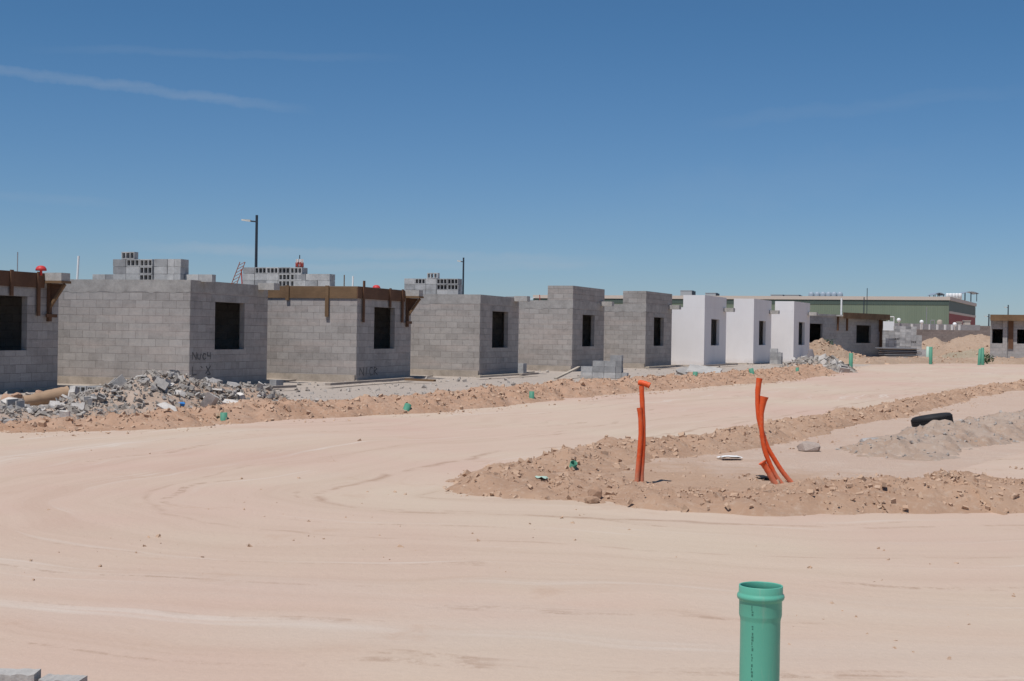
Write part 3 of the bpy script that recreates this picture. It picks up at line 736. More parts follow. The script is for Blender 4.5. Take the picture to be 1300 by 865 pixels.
HS[4] = house(4, 726, 469.3, 55.4, 20.7, 'bare block house with a raised parapet, behind the stack of blocks by the road', parapet=True, mw='block_raw_b')
HS[5] = house(5, 819, 466, 61.4, 21.8, 'bare block house with a raised parapet right beside the first white house', parapet=True, mw='block_raw_b')
HS[6] = house(6, 893.5, 463, 66.9, 22.5, 'white plastered house nearest the bare block houses', 'white', parapet=True)
HS[7] = house(7, 956, 461, 72.6, 22.5, 'middle one of the three white plastered houses', 'white', parapet=True)
HS[8] = house(8, 1007, 460, 77.2, 23.5, 'farthest white plastered house, at the end of the row', 'white', parapet=True)

# scribbled spray marks on two fronts
def scribble(h, strokes, w=.035):
    for gl_ in strokes:
        mb = MB()
        for st in gl_:
            for (a, b) in zip(st[:-1], st[1:]): mb.bar((.005, a[0], a[1]), (.005, b[0], b[1]), w * random.uniform(.7, 1.2), .003, upv=(1, 0, 0))
        mb.build('sprayed_letter', MT['graff'], h)
def glyphs(y, z, w, h_, text):
    G = {'N': [[(0, 0), (0, 1), (1, 0), (1, 1)]], 'u': [[(0, .8), (.1, .1), (.6, 0), (.9, .8)]], 'c': [[(.9, .7), (.3, .8), (.05, .35), (.4, 0), (.95, .15)]], '4': [[(.1, 1), (0, .45), (.9, .45)], [(.75, .95), (.75, 0)]],
         'L': [[(0, 1), (.05, 0), (.8, .05)]], "'": [[(.3, 1), (.6, .8)]], 'X': [[(0, .1), (.9, 1)], [(.05, 1), (.9, 0), (.3, 0)]], 'I': [[(.4, 0), (.45, 1)]], 'C': [[(.9, .9), (.3, 1), (.05, .5), (.3, 0), (.9, .1)]], 'R': [[(0, 0), (0, 1), (.8, .8), (.1, .5), (.9, 0)]]}
    out = []
    for i, ch in enumerate(text):
        out.append([[(y + w * (i * 1.25 + p[0]), z + h_ * p[1]) for p in st] for st in G[ch]])
    return out
scribble(HS[1], glyphs(.14, .68, .2, .19, 'Nuc4') + glyphs(.14, .28, .27, .22, "L'X"))
scribble(HS[2], glyphs(.25, .14, .28, .24, 'NICR'))

# ------------------------------------------------------------------ blocks
def block_mesh():
    mb = MB(); l, w, h, t = .39, .19, .19, .026
    mb.box(-l / 2, l / 2, -w / 2, -w / 2 + t, 0, h); mb.box(-l / 2, l / 2, w / 2 - t, w / 2, 0, h)
    for x in (-l / 2, -l / 6 - t / 2, l / 6 - t / 2, l / 2 - t): mb.box(x, x + t, -w / 2 + t, w / 2 - t, 0, h)
    return mb.mesh('concrete_block', MT['block'])
BLK = block_mesh()
def block(loc, rz, mode, label, group):
    """mode S: long side to the camera, E: end to the camera, C: cores to the camera, lying"""
    o = bpy.data.objects.new('concrete_block', BLK); COL.objects.link(o)
    Mz = Matrix.Rotation(rz + random.uniform(-.03, .03), 4, 'Z')
    if mode == 'E': Mz = Mz @ Matrix.Rotation(R(90), 4, 'Z')
    if mode == 'C': Mz = Mz @ Matrix.Translation((0, .095, .095)) @ Matrix.Rotation(R(90), 4, 'X')
    Mw = Matrix.Translation(loc) @ Mz
    o.matrix_world = Mw
    return tag(o, label, 'concrete block', group)
def stack(base, rz, rows, label, group, deep=2, cw=.4):
    """rows top to bottom; each letter one block as seen from the front; dot = empty"""
    ex = Vector((math.cos(rz), math.sin(rz), 0)); ey = Vector((-math.sin(rz), math.cos(rz), 0))
    for ri, row in enumerate(rows[::-1]):
        x = 0
        for ch in row:
            w = .4 * 1.0
            if ch == 'E': w = .2
            if ch == 'H': w = .2
            for d in range(deep):
                if ch in '.H': continue
                loc = Vector(base) + ex * (x + w / 2 + random.uniform(-.006, .006)) + ey * (d * (.4 if ch == 'E' else .2) + (.2 if ch == 'E' else .1)) + Vector((0, 0, ri * .196))
                if ch == 'E' and d > 0 and deep > 1: continue
                block(loc, rz, ch, label, group)
            x += w
def roof_pt(k, px, back, dz=0):
    """point on the roof of house k seen at photo column px, 'back' metres behind the lit side wall"""
    h = HS[k]; th = -h.rotation_euler[2]
    u = Vector((math.sin(th), math.cos(th), 0)); v = Vector((math.cos(th), -math.sin(th), 0))
    o = Vector(h.location) + u * back
    d = ray(px, 420); d = Vector((d.x, d.y, 0)); e = Vector((EYE.x, EYE.y, 0))
    # e + d*t = o + v*s
    A = np.array([[d.x, -v.x], [d.y, -v.y]]); t, s_ = np.linalg.solve(A, np.array([o.x - e.x, o.y - e.y]))
    q = e + d * t; q.z = h.location.z + 2.70 + dz
    return q
t18 = -R(18)
lab = 'grey hollow block in the highest roof stack, above the rubble heap'
stack(roof_pt(1, 142, .4), t18, ['SCC', 'SSC', 'SSC'], lab, 'blocks stacked on the house behind the rubble', 2)
stack(roof_pt(1, 152.5, .4, .588), t18, ['C'], 'single dark block topping the highest roof stack', None, 1)
stack(roof_pt(1, 194, .3), t18, ['SEE', 'SEE', 'SEE'], 'grey hollow block in the roof stack right of the highest one, same roof', 'right-hand blocks stacked on the house behind the rubble', 1)
stack(roof_pt(1, 234, .5), t18, ['SS'], 'grey block in the low row at the right end of the rubble house roof', 'blocks in a low row on the roof', 1)
stack(roof_pt(1, 116, .6), t18, ['SS'], 'grey block in the low single row left of the highest roof stack', 'blocks in a low row on the roof', 1)
lab = 'grey hollow block in the wide roof stack below the nearer street lamp'
stack(roof_pt(2, 307, .5, .07), t18, ['SCCCC', 'SSSCC', 'SSSCC'][0:3], lab, 'blocks in the wide stack on the formwork house', 2, .3)
stack(roof_pt(2, 371.5, .5, .07), t18, ['SSS', 'SSS'], 'grey block in the two-course roof stack left of the wooden batten', 'blocks in the two-course stack on the formwork house', 2)
lab = 'grey hollow block in the roof stack left of the farther street lamp'
stack(roof_pt(3, 512, .5, .0), t18, ['SCSCC', 'SSSCC', 'SSSSS'], lab, 'blocks in the stack on the house left of the parapet houses', 2)
stack(roof_pt(3, 541, .5, .588), t18, ['C'], 'single block topping the roof stack left of the farther street lamp', None, 1)
stack(roof_pt(4, 641, 2.0, .04), -R(20), ['SC'], 'grey block of the pair on the roof left of the first parapet', 'pair of blocks on the first parapet house', 1)

def tilt_board(name, a, b, w, t, material, label, cat, group=None):
    mb = MB(); a = Vector(a); b = Vector(b); mid = (a + b) / 2
    mb.bar(a - mid, b - mid, w, t); o = mb.build(name, material, None, mid); return tag(o, label, cat, group)
# tilted white sheet, stakes, vent pipes, rebar on the roofs
q = roof_pt(4, 668, 2.2, .06); tilt_board('sheet', q, q + Vector((.32, 0, .14)), .4, .03, MT['plastic_white'], 'small tilted white sheet on the roof left of the first parapet', 'sheet')
def rod(name, base, top, r, material, label, cat, n=8):
    mb = MB(); base = Vector(base); mb.tube([(0, 0, 0), Vector(top) - base], r, n); return tag(mb.build(name, material, None, base, uv=False), label, cat)
def roof_rod(k, px, back, h, r, material, name, label, cat, lean=0):
    q = roof_pt(k, px, back); return rod(name, q, q + Vector((lean, 0, h)), r, material, label, cat)
roof_rod(1, 97, 1.2, .72, .03, MT['white_pvc'], 'vent_pipe', 'white vent pipe on the roof, left of the highest block stack', 'pipe', .03)
roof_rod(2, 447, 3.0, .5, .03, MT['white_pvc'], 'vent_pipe', 'short white vent pipe on the formwork house roof', 'pipe')
roof_rod(0, 21, 3.0, .55, .012, MT['metal_grey'], 'rebar', 'thin grey rod standing on the nearest roof, at the left edge', 'rod')
roof_rod(2, 436, 1.0, .45, .018, MT['wood'], 'stake', 'thin brown stake rising above the formwork house roof', 'stake')
roof_rod(4, 685, 2.5, .32, .018, MT['redw'], 'stake', 'thin reddish stake on the roof left of the first parapet', 'stake', -.02)
roof_rod(2, 307, 2.2, .68, .022, MT['redw'], 'stake', 'pale red stake beside the wide roof stack, left of the nearer street lamp', 'stake', -.05)
q = roof_pt(1, 293, 2.0); mb = MB()
for dx in (0, .14): mb.tube([(dx, 0, 0), (dx + .22, 0, .6)], .012, 6)
for i in range(6): mb.tube([(.036 * i, 0, .1 * i), (.036 * (i + 1) + .14, 0, .1 * (i + 1))], .008, 5)
tag(mb.build('rebar_truss', MT['rust'], None, q, uv=False), 'leaning red lattice of rebar behind the roof edge, left of the nearer street lamp', 'rebar')
for k, px_, lab in ((0, 51, 'red dome cap on the nearest roof, at the left'), (2, 477, 'small red dome cap on the formwork house roof')):
    q = roof_pt(k, px_, 2.6, .12); mb = MB(); mb.lathe([(.001, .09), (.05, .085), (.09, .065), (.12, .02), (.125, 0), (.125, -.03), (.03, -.03), (.03, -.14), (.001, -.14)], 16)
    tag(mb.build('cap', MT['redp'], None, q, uv=False), lab, 'cap')

# ------------------------------------------------------------------ blocks, boards and debris by the houses
gl = lambda x, y: gp(x, y)
q = gp(737, 478.5); q.z -= .03
lab = 'grey hollow block in the neat roadside stack before the first parapet house'
stack(q, R(-12), ['..HS', '.SSE', 'SSSE', 'SSSEE'], lab, 'blocks in the stack by the road', 2)
stack(gp(778, 478), R(-10), ['E', 'E'], 'grey block in the small pile right of the roadside stack', 'blocks right of the roadside stack', 1)
q = gp(743, 479.5); tilt_board('slab', q + Vector((-.17, 0, .05)), q + Vector((.2, 0, .05)), .3, .07, MT['slab'], 'pale flat slab lying at the foot of the roadside block stack', 'slab')
a = gp(705, 482); b = gp(735, 478); tilt_board('plank', a + Vector((0, 0, .03)), b + Vector((0, 0, .32)), .10, .05, MT['wood_pale'], 'pale plank leaning against the roadside block stack', 'plank', None)
stack(gp(657.5, 475.5), R(-18), ['E', 'E'], 'grey block of the pair by the corner of the house left of the parapets', 'pair of blocks by a house corner', 1)
stack(gp(977, 462), R(-20), ['S', 'S', 'S', 'S'], 'grey block in the tall pile against the farthest white house', 'blocks in the tall pile by the white houses', 1)
stack(gp(987, 462.5), R(-20), ['E', 'E', 'E'], 'grey block in the shorter pile against the farthest white house', 'blocks in the shorter pile by the white houses', 1)
stack(gp(342, 492), R(-18), ['E'], 'single block on the plank at the corner of the house behind the rubble', None, 1)
stack(gp(88, 501), R(-10), ['CC'], 'hollow block at the foot of the house behind the rubble, left end', 'blocks under the house wall by the log', 1)
stack(gp(116, 501), R(-10), ['SC'], 'hollow block under the long wall of the house behind the rubble', 'blocks under the house wall', 1)
for (x0, y0, x1, y1, m_, lab, w) in ((304, 496, 374, 493, 'wood_grey', 'weathered plank lying below the window of the house behind the rubble', .14),
        (416, 490.5, 522, 482.5, 'wood_grey', 'long weathered plank along the foot of the formwork house', .16),
        (515, 484.0, 552, 485.5, 'wood', 'short brown plank at the end of the long plank', .12),
        (607, 480.5, 662, 477, 'wood_pale', 'pale plank along the front of the house left of the parapet houses', .14),
        (661, 477.5, 682, 476, 'wood_grey', 'short grey plank beside the first parapet house', .12),
        (822, 468, 856, 466, 'wood_pale', 'pale plank along the front of the second parapet house', .14),
        (894, 466, 935, 463.5, 'wood_grey', 'grey plank along the front of the nearest white house', .14),
        (1008, 462, 1030, 460.5, 'wood_pale', 'pale plank along the front of the farthest white house', .14),
        (87, 501.5, 126, 500.5, 'wood_pale', 'pale lath lying before the blocks under the long wall', .06),
        (296, 501, 335, 505, 'wood_pale', 'pale lath poking out of the right end of the rubble', .07)):
    a, b = gp(x0, y0), gp(x1, y1); tilt_board('plank', a + Vector((0, 0, .05)), b + Vector((0, 0, .05)), w, .06, MT[m_], lab, 'plank')

def chunk_mesh(i, l, w, h, jag=.18):
    r = random.Random(i); bm = MB()
    import bmesh
    b = bmesh.new()
    k_ = r.choice((4, 5, 5, 6)); a0_ = r.random() * 6
    for i_ in range(k_):
        a_ = a0_ + 6.283 * (i_ + r.uniform(-.25, .25)) / k_
        cx_, cy_ = [max(-1, min(1, 1.25 * f_(a_))) * r.uniform(.8, 1) for f_ in (math.cos, math.sin)]
        for z_ in (-1, 1): b.verts.new((cx_ * l / 2 * (1 + r.uniform(-.08, .08)), cy_ * w / 2 * (1 + r.uniform(-.08, .08)), z_ * h / 2 * r.uniform(.82, 1)))
    bmesh.ops.convex_hull(b, input=b.verts)
    bmesh.ops.delete(b, geom=[v for v in b.verts if not v.link_faces], context='VERTS')
    me = bpy.data.meshes.new('broken_block'); b.to_mesh(me); b.free(); me.shade_flat(); me.materials.append(MT['chunk']); return me
def lump_mesh(i, l, w, h):
    import bmesh
    r = random.Random(i); b = bmesh.new()
    for _ in range(34):
        v = Vector((r.gauss(0, 1), r.gauss(0, 1), r.gauss(0, 1))).normalized() * r.uniform(.86, 1.1)
        v = Vector([max(-.8, min(.8, c)) for c in v])
        b.verts.new((v.x * l * .6, v.y * w * .6, v.z * h * .6))
    bmesh.ops.convex_hull(b, input=b.verts); bmesh.ops.delete(b, geom=[v for v in b.verts if not v.link_faces], context='VERTS')
    me = bpy.data.meshes.new('rock'); b.to_mesh(me); b.free(); me.shade_flat(); me.materials.append(MT['chunk']); return me
def uchunk_mesh(i):
    r = random.Random(i); mb = MB(); t = .035; l = r.uniform(.2, .32)
    mb.box(-l / 2, l / 2, -.095, -.095 + t, 0, .19); mb.box(-l / 2, l / 2 - r.uniform(.05, .12), .095 - t, .095, 0, .19 - r.uniform(0, .04)); mb.box(-l / 2, -l / 2 + t, -.06, .06, 0, .19)
    return mb.mesh('broken_block', MT['chunk'])
CH = [chunk_mesh(i, *d) for i, d in enumerate([(.4, .2, .06), (.38, .22, .05), (.3, .2, .12), (.25, .2, .14), (.45, .2, .05), (.3, .25, .06), (.22, .18, .1), (.35, .18, .18), (.2, .2, .05)])] + [uchunk_mesh(i) for i in (20, 21, 22)]
# left rubble heap
RB = [(*gp(-160, 538)[:2], 1.3, .2), (*gp(0, 534)[:2], 1.2, .17), (*gp(90, 531)[:2], 1.2, .18), (*gp(140, 527)[:2], 1.4, .36), (*gp(180, 523)[:2], 1.7, .50), (*gp(240, 520)[:2], 1.7, .54), (*gp(295, 519)[:2], 1.5, .44), (*gp(345, 520)[:2], .9, .24), (*gp(395, 521)[:2], .6, .06)]
sR = bank('rubble_heap', np.array(RB), MT['soil_grey'], 'grey heap of crushed rubble and dirt in front of the nearest houses', ds=.08, nt=50, seed=33, kind='stuff', cat='rubble heap')
P = sR(7500); sz = .012 * (7 ** (rng.random(len(P)) ** 1.8)); P[:, 2] += sz * .2
tag(stones('rubble', P, sz, MT['frag'], (.16, .7), True), 'small broken concrete fragments covering the big rubble heap', 'rubble', kind='stuff')
P = sR(270)
for p in P:
    i = rng.integers(len(CH)); o = bpy.data.objects.new('broken_block', CH[i]); COL.objects.link(o)
    s_ = .3 + .6 * rng.random() ** 2; o.scale = (s_, s_, s_); o.location = (p[0], p[1], p[2] + .05 * s_)
    o.rotation_euler = (rng.normal(0, .5), rng.normal(0, .5), rng.uniform(0, 6.28))
    tag(o, 'broken piece of grey concrete block lying on the big rubble heap', 'broken block', 'broken blocks on the big rubble heap')
# small heap near the white houses
RB2 = [(*gp(1010, 470)[:2], .8, .15), (*gp(1035, 469)[:2], 1.4, .5), (*gp(1055, 470)[:2], 1.0, .35), (*gp(1066, 473)[:2], .5, .1)]
sR2 = bank('rubble_heap', np.array(RB2), MT['soil_grey'], 'small grey rubble heap at the road corner by the farthest white house', ds=.12, nt=30, seed=40, kind='stuff', cat='rubble heap')
P = sR2(900); sz = .04 * (5 ** (rng.random(len(P)) ** 1.6))
tag(stones('rubble', P, sz, MT['frag'], (.3, .9), True), 'broken fragments on the small heap at the road corner', 'rubble', kind='stuff')
for p in sR2(40):
    o = bpy.data.objects.new('broken_block', CH[rng.integers(len(CH))]); COL.objects.link(o)
    o.location = (p[0], p[1], p[2] + .05); o.rotation_euler = (rng.normal(0, .5), rng.normal(0, .5), rng.uniform(0, 6.28)); o.scale = [rng.uniform(.8, 1.4)] * 3
    tag(o, 'broken piece of grey block on the small heap at the road corner', 'broken block', 'broken blocks on the small heap')
def lone(name, loc, size, seed, material, label, cat, rot=(0, 0, 0)):
    me = (lump_mesh if name in ('rock', 'earth_lump', 'litter') else chunk_mesh)(seed, *size); me.materials[0] = material
    o = bpy.data.objects.new(name, me); COL.objects.link(o); o.location = loc; o.rotation_euler = rot; return tag(o, label, cat)
# named pieces of the big heap
for (px, py, Z, size, seed, rot, lab) in ((82, 531, 22.6, (.20, .05, .26), 301, (.15, .1, -.2), 'flat pale block piece standing upright at the foot of the heap, left'),
        (18, 514, 23.5, (.52, .30, .07), 302, (.35, .3, -.5), 'large pale slab piece tilted on the left end of the heap'),
        (41, 523, 23.2, (.42, .24, .06), 303, (.5, -.2, .7), 'pale triangular slab piece below the tilted slab at the left'),
        (213, 519, 23.4, (.42, .20, .06), 304, (.45, .35, -.3), 'long pale slab piece sliding down the middle of the heap front'),
        (272, 491, 27.0, (.3, .2, .3), 305, (.2, .1, .3), 'square broken block end on the top right of the heap'),
        (296, 495, 27.0, (.32, .3, .22), 306, (.4, .2, .6), 'rounded pale block lump at the right of the heap top'),
        (292, 512, 25.0, (.36, .18, .08), 307, (.5, .1, .4), 'grey slab piece in the lower right of the heap'),
        (266, 510, 25.0, (.3, .12, .3), 308, (.3, .5, .4), 'broken corner of a block in the middle right of the heap')):
    lone('broken_block', at(px, py, Z), size, seed, MT['chunk'], lab, 'broken block', rot)
p = at(231, 513, 24.6); lone('scrap', p, (.13, .10, .05), 311, MT['blue'], 'blue plastic scrap in the rubble heap', 'scrap', (.3, .1, .2))
# earth log
a = at(30, 510, 25.6); b = at(87, 500, 26.0); mb = MB(); nseg = 14
pts = [a.lerp(b, i / nseg) - a for i in range(nseg + 1)]
mb.tube(pts, [.10 + .05 * (i / nseg) + random.uniform(-.012, .012) for i in range(nseg + 1)], 12)
tag(mb.build('log', wood_mat('dusty_log', (.42, .29, .19), .25), None, a, uv=False), 'pale brown log lying across the left end of the rubble heap', 'log')
for i, (px, py, Z, s_) in enumerate(((12, 508, 25.4, .3), (22, 503, 26, .22), (50, 500, 26.5, .2), (423, 516, 27.4, .42), (565, 508, 29.5, .3))):
    lone('earth_lump', at(px, py, Z), (s_, s_ * .8, s_ * .6), 330 + i, MT['soil_red'], ['reddish earth lump at the far left of the rubble', 'smaller reddish earth lump by the log', 'small earth lump above the log', 'large reddish earth lump on the bank below the formwork house', 'reddish earth lump just behind the second green stub'][i], 'earth lump', (.3, .2, i))
# broken slab by the white houses
def slab_chunk(name, c, L_, W_, T_, rot, material, label, seed):
    r = random.Random(seed); n = 11; ring = []
    for i in range(n):
        a = 2 * math.pi * i / n; k = r.uniform(.82, 1.05)
        sx = max(-1, min(1, 1.3 * math.cos(a))) * k; sy = max(-1, min(1, 1.3 * math.sin(a))) * k
        ring.append((sx * L_ / 2, sy * W_ / 2))
    mb = MB(); vs = [(x, y, T_ / 2) for x, y in ring] + [(x * r.uniform(.86, .98), y * r.uniform(.86, .98), -T_ / 2) for x, y in ring]
    mb.add(vs, [tuple(range(n)), tuple(range(2 * n - 1, n - 1, -1))] + [(i, i + n, (i + 1) % n + n, (i + 1) % n) for i in range(n)])
    o = mb.build(name, material, None, c); o.rotation_euler = rot; return tag(o, label, 'slab')
q = gp(893, 478); q.z += .16; slab_chunk('slab', q, 1.35, 1.6, .17, (R(9), R(5), R(-12)), MT['slab'], 'large broken concrete slab lying before the nearest white house', 3)
q = gp(870, 477); q.z += .12; slab_chunk('slab', q, .5, .6, .1, (R(20), R(-15), R(30)), MT['beam'], 'smaller broken slab tilted against the large slab', 5)
q = gp(864, 482); lone('litter', q + Vector((0, 0, .05)), (.26, .2, .12), 340, MT['plastic_white'], 'small white litter on the bank left of the large slab', 'litter')
# rock on the island, litter
q = gph(1027, 573); q.z = islz(q.x, q.y) + .06; lone('rock', q, (.30, .22, .16), 350, concrete_mat('rock', (.42, .34, .29), .4, 2), 'grey brown rock on the island right of the bent conduits', 'rock', (0, 0, .2))
q = gph(755, 632); q.z = islz(q.x, q.y) + .03; lone('rock', q, (.13, .11, .14), 351, MT['soil_red'], 'dark red rock on the near edge of the island below the tall conduit', 'rock', (0, .2, .2))
q = gph(752, 639); q.z = islz(q.x, q.y) + .02; lone('rock', q, (.16, .12, .08), 353, MT['soil'], 'pale rock in front of the dark red rock on the island', 'rock', (0, .1, .5))
q = gph(927, 584); q.z = islz(q.x, q.y) + .02
def litter(q, sx, sy, label, seed, material):
    n = 7; u = np.linspace(-1, 1, n); U, V = np.meshgrid(u, u)
    Zz = q.z + .05 * fbm(U * 2 + seed, V * 2, 3, seed) - .01
    return tag(grid_obj('litter', q.x + U * sx * (1 + .2 * np.sin(V * 3)), q.y + V * sy, Zz, material), label, 'litter')
o = litter(q, .14, .10, 'crumpled white plastic litter on the island', 3, MT['plastic_white'])
o = litter(gph(687, 610) + Vector((0, 0, .02)), .07, .08, 'whitish green plastic scrap near the tip of the island', 5, MT['green_pale'])

# ------------------------------------------------------------------ orange conduits
def conduit(root, pts, r, flare=0, name='conduit'):
    mb = MB(); P3 = resample(np.array(pts), .012); rad = []
    for i in range(len(P3)):
        t = i / (len(P3) - 1); k = r * (1 + .035 * (1 if i % 2 else -1))
        if flare and t > .9: k *= 1 + flare * (t - .9) / .1
        rad.append(k)
    mb.tube([Vector(p) for p in P3], rad, 14, cap=False)
    inner = [Vector(p) for p in P3][-12:]
    mb.tube(inner, [x * .86 for x in rad[-12:]], 14, cap=False)
    return mb.build(name, MT['orange'], root, uv=False)
def img_pts(base_px, Z, pts, dep=0):
    """photo pixel polyline -> points in a vertical plane at distance Z, relative to the base"""
    b = at(*base_px, Z); return b, [tuple(at(x, y, Z + d) - b) for x, y, d in pts]
gb = gph(811, 611); Z1 = gb.y; zi = islz(gb.x, gb.y)
b, p1 = img_pts((811, 611), Z1, [(814.5, 618, 0), (814.5, 600, 0), (816, 575, 0), (816.8, 550, 0), (815.8, 520, 0), (814.8, 500, 0), (814.3, 490, 0)])
c1 = empty('conduit_cluster', b, 0, 'upright pair of orange conduits with a bent-over top on the island', 'conduits', 'orange conduit clusters')
conduit(c1, p1, .026)
_, ph_ = img_pts((811, 611), Z1, [(811.5, 486.2, .02), (815, 486.4, 0), (820, 487.8, -.02), (825, 489.8, -.03)])
conduit(c1, ph_, .029, .12)
_, p2 = img_pts((811, 611), Z1, [(808.3, 616, -.03), (809.3, 600, -.03), (811.8, 575, -.03), (813.5, 550, -.03), (813.2, 533, -.03), (811.8, 518, -.03)])
conduit(c1, p2, .025, .25)
gb = gph(992, 613); Z2 = gb.y
def cp(l): return [(930 + x / 5.41, 470 + y / 5.41, d) for x, y, d in l]
b, p1 = img_pts((992, 613), Z2, cp([(455, 830, 0), (425, 795, 0), (380, 745, 0), (330, 680, 0), (280, 600, 0), (240, 530, 0), (205, 430, 0), (180, 330, 0), (172, 230, 0), (174, 140, 0), (185, 55, 0)]))
c2 = empty('conduit_cluster', b, 0, 'curved cluster of three orange conduits sweeping up to the left on the island', 'conduits', 'orange conduit clusters')
conduit(c2, p1, .0235, .3)
_, p2 = img_pts((992, 613), Z2, cp([(375, 830, -.04), (335, 780, -.04), (290, 715, -.04), (250, 630, -.04), (218, 540, -.04), (202, 440, -.04), (198, 340, -.04), (203, 260, -.04), (218, 182, -.04)]))
conduit(c2, p2, .0235, .8)
_, p3 = img_pts((992, 613), Z2, cp([(320, 820, -.09), (283, 765, -.09), (250, 705, -.09), (222, 660, -.09), (205, 632, -.09)]))
conduit(c2, p3, .029, .5)
q = gph(975, 609); litter(Vector((q.x, q.y, islz(q.x, q.y) + .012)), .10, .14, 'dark sheet standing for the shadow at the foot of the curved conduits', 9, MT['rubber'])  # flat dark sheet painted in as the shadow under the short conduit

# ------------------------------------------------------------------ green pipes
Zp = 6.0
tp = at(966, 743, Zp); base = Vector((tp.x, tp.y, plane(tp.y) - .05)); Ht = tp.z - base.z
g = empty('sewer_pipe', base, 0, 'upright green sewer pipe with a belled socket in the foreground', 'pipe')
rim = Ht
prof = [(.084, 0), (.084, rim - .150), (.085, rim - .142), (.0888, rim - .128), (.0898, rim - .122), (.0898, rim - .066), (.0915, rim - .061), (.0975, rim - .056), (.100, rim - .047), (.098, rim - .038), (.0935, rim - .033), (.0925, rim - .028), (.0922, rim - .002), (.0912, rim),
        (.0868, rim), (.0858, rim - .003), (.0858, rim - .03), (.0915, rim - .042), (.0915, rim - .05), (.0858, rim - .06), (.0858, rim - .125), (.078, rim - .15), (.078, 0)]
mb = MB(); mb.lathe(prof, 96); mb.build('pipe_body', MT['green'], g, uv=False)
mb = MB(); a0 = math.atan2(-1, -.62); zc = rim - .155
ink = random.Random(4)
def rad_at(z): return .0845 if z < rim - .15 else (.0904 if rim - .12 < z < rim - .07 else None)
z = .08
while z < rim - .07:
    l = ink.choice((.006, .009, .012)); rr = rad_at(z + l)
    if rr and rad_at(z):
        for k in range(ink.choice((1, 2))):
            w = .0035; aa = a0 + (k * .055 - .027) * (1 if ink.random() < .6 else .4)
            v = [Vector((rr * math.cos(aa + s_ * w / rr / 1.6), rr * math.sin(aa + s_ * w / rr / 1.6), zz)) for zz in (z, z + l) for s_ in (-1, 1)]
            mb.add(v, [(0, 1, 3, 2)])
    z += l + ink.choice((.003, .004, .012))
mb.build('printed_line', MT['ink'], g, uv=False)
def stub(px, py, wpx, hpx, label, m_='green_far', tilt=(0, 0), group='buried green pipe stubs', sink=.1):
    q = gph(px, py) if 500 < py < 640 or px < 700 else gp(px, py); Z = q.y; k = Z / F; r = wpx * k / 2; h = hpx * k; q.z = max(q.z, gz(q.x, q.y) - .02)
    mb = MB(); mb.lathe([(r, -sink), (r, h), (r * .86, h), (r * .86, -sink)], 20)
    o = mb.build('pipe_stub', MT[m_], None, q, uv=False); o.rotation_euler = (tilt[0], tilt[1], 0); return tag(o, label, 'pipe', group)
def lift(o, dz): pass
lift(stub(284, 533, 9, 9, 'green stub at the foot of the rubble heap'), .1)
lift(stub(516, 520, 9, 7, 'tilted green stub on the bank below the formwork house', tilt=(-.5, .3)), .12)
lift(stub(675, 505, 6.5, 8, 'green stub on the bank left of the roadside block stack'), .12)
lift(stub(882.5, 488, 6, 6, 'green stub on the bank below the large broken slab'), .1)
lift(stub(955, 483, 6, 8, 'leaning pale stub on the bank, below the middle white house', tilt=(0, -.25)), .2)
lift(stub(1012, 478, 4, 6, 'dull green stub on the bank, below the farthest white house'), .1)
lift(stub(727, 594, 9.5, 8, 'green stub on the island near its tip', tilt=(.6, .2)), .06)
for (px, py, h_, w_, lab, tl) in ((1080, 468.5, 20, 5, 'green upright pipe at the road corner before the far block house', 0), (1181.5, 461.5, 21, 4.2, 'green upright pipe across the street, right of the panel pile', 0), (1243, 463, 20, 4, 'left one of two green pipes standing side by side near the right edge', .06), (1247.5, 462.5, 21, 4, 'right one of two green pipes standing side by side near the right edge', -.03)):
    stub(px, py, w_, h_, lab, 'green_far', (0, tl), 'green pipes standing along the crossing street')
stub(1177.5, 459, 4, 16, 'pale upright pipe beside the green one right of the panel pile', 'green_pale', (0, .02), 'green pipes standing along the crossing street')

# ------------------------------------------------------------------ tyre
c = at(1183.5, 534.5, 22.0)
t = empty('tyre', (c.x, c.y, c.z - .02), R(15), 'black discarded tyre lying on the grey spoil bank', 'tyre'); t.rotation_euler = (R(-5), R(-9), R(15)); t.scale = (.94, .94, .94)
prof = [(.20, -.085), (.215, -.105), (.27, -.12), (.305, -.112), (.322, -.09), (.326, -.05), (.328, 0), (.326, .05), (.322, .09), (.305, .112), (.27, .12), (.215, .105), (.20, .085), (.235, .07), (.29, .08), (.305, 0), (.29, -.08), (.235, -.07)]
mb = MB(); mb.lathe(prof, 64, closed=True); mb.build('tyre_carcass', MT['rubber'], t, uv=False)
mb = MB()
for i in range(60):
    a = 2 * math.pi * i / 60; M_ = Matrix.Rotation(a, 4, 'Z')
    for zc in (-.06, -.018, .026, .068):
        mb.box(.322, .334, -.012, .012, zc - .017, zc + .015, 0, M_ @ Matrix.Rotation(.25 * (1 if zc > 0 else -1), 4, 'X'))
mb.build('tread', MT['rubber'], t, uv=False)
q = at(1192, 545, 22.6); lone('broken_block', q, (.3, .25, .16), 360, MT['chunk'], 'grey concrete lump at the foot of the tyre', 'broken block')
q = at(1158, 553, 22.6); lone('broken_block', q, (.26, .2, .12), 361, MT['chunk'], 'grey flat stone left below the tyre', 'broken block', (.2, 0, .3))
q = gp(1108, 571); q.z = gz(q.x, q.y) + .03; lone('rock', q, (.36, .24, .13), 362, MT['chunk'], 'grey flat rock at the left foot of the spoil bank', 'rock')

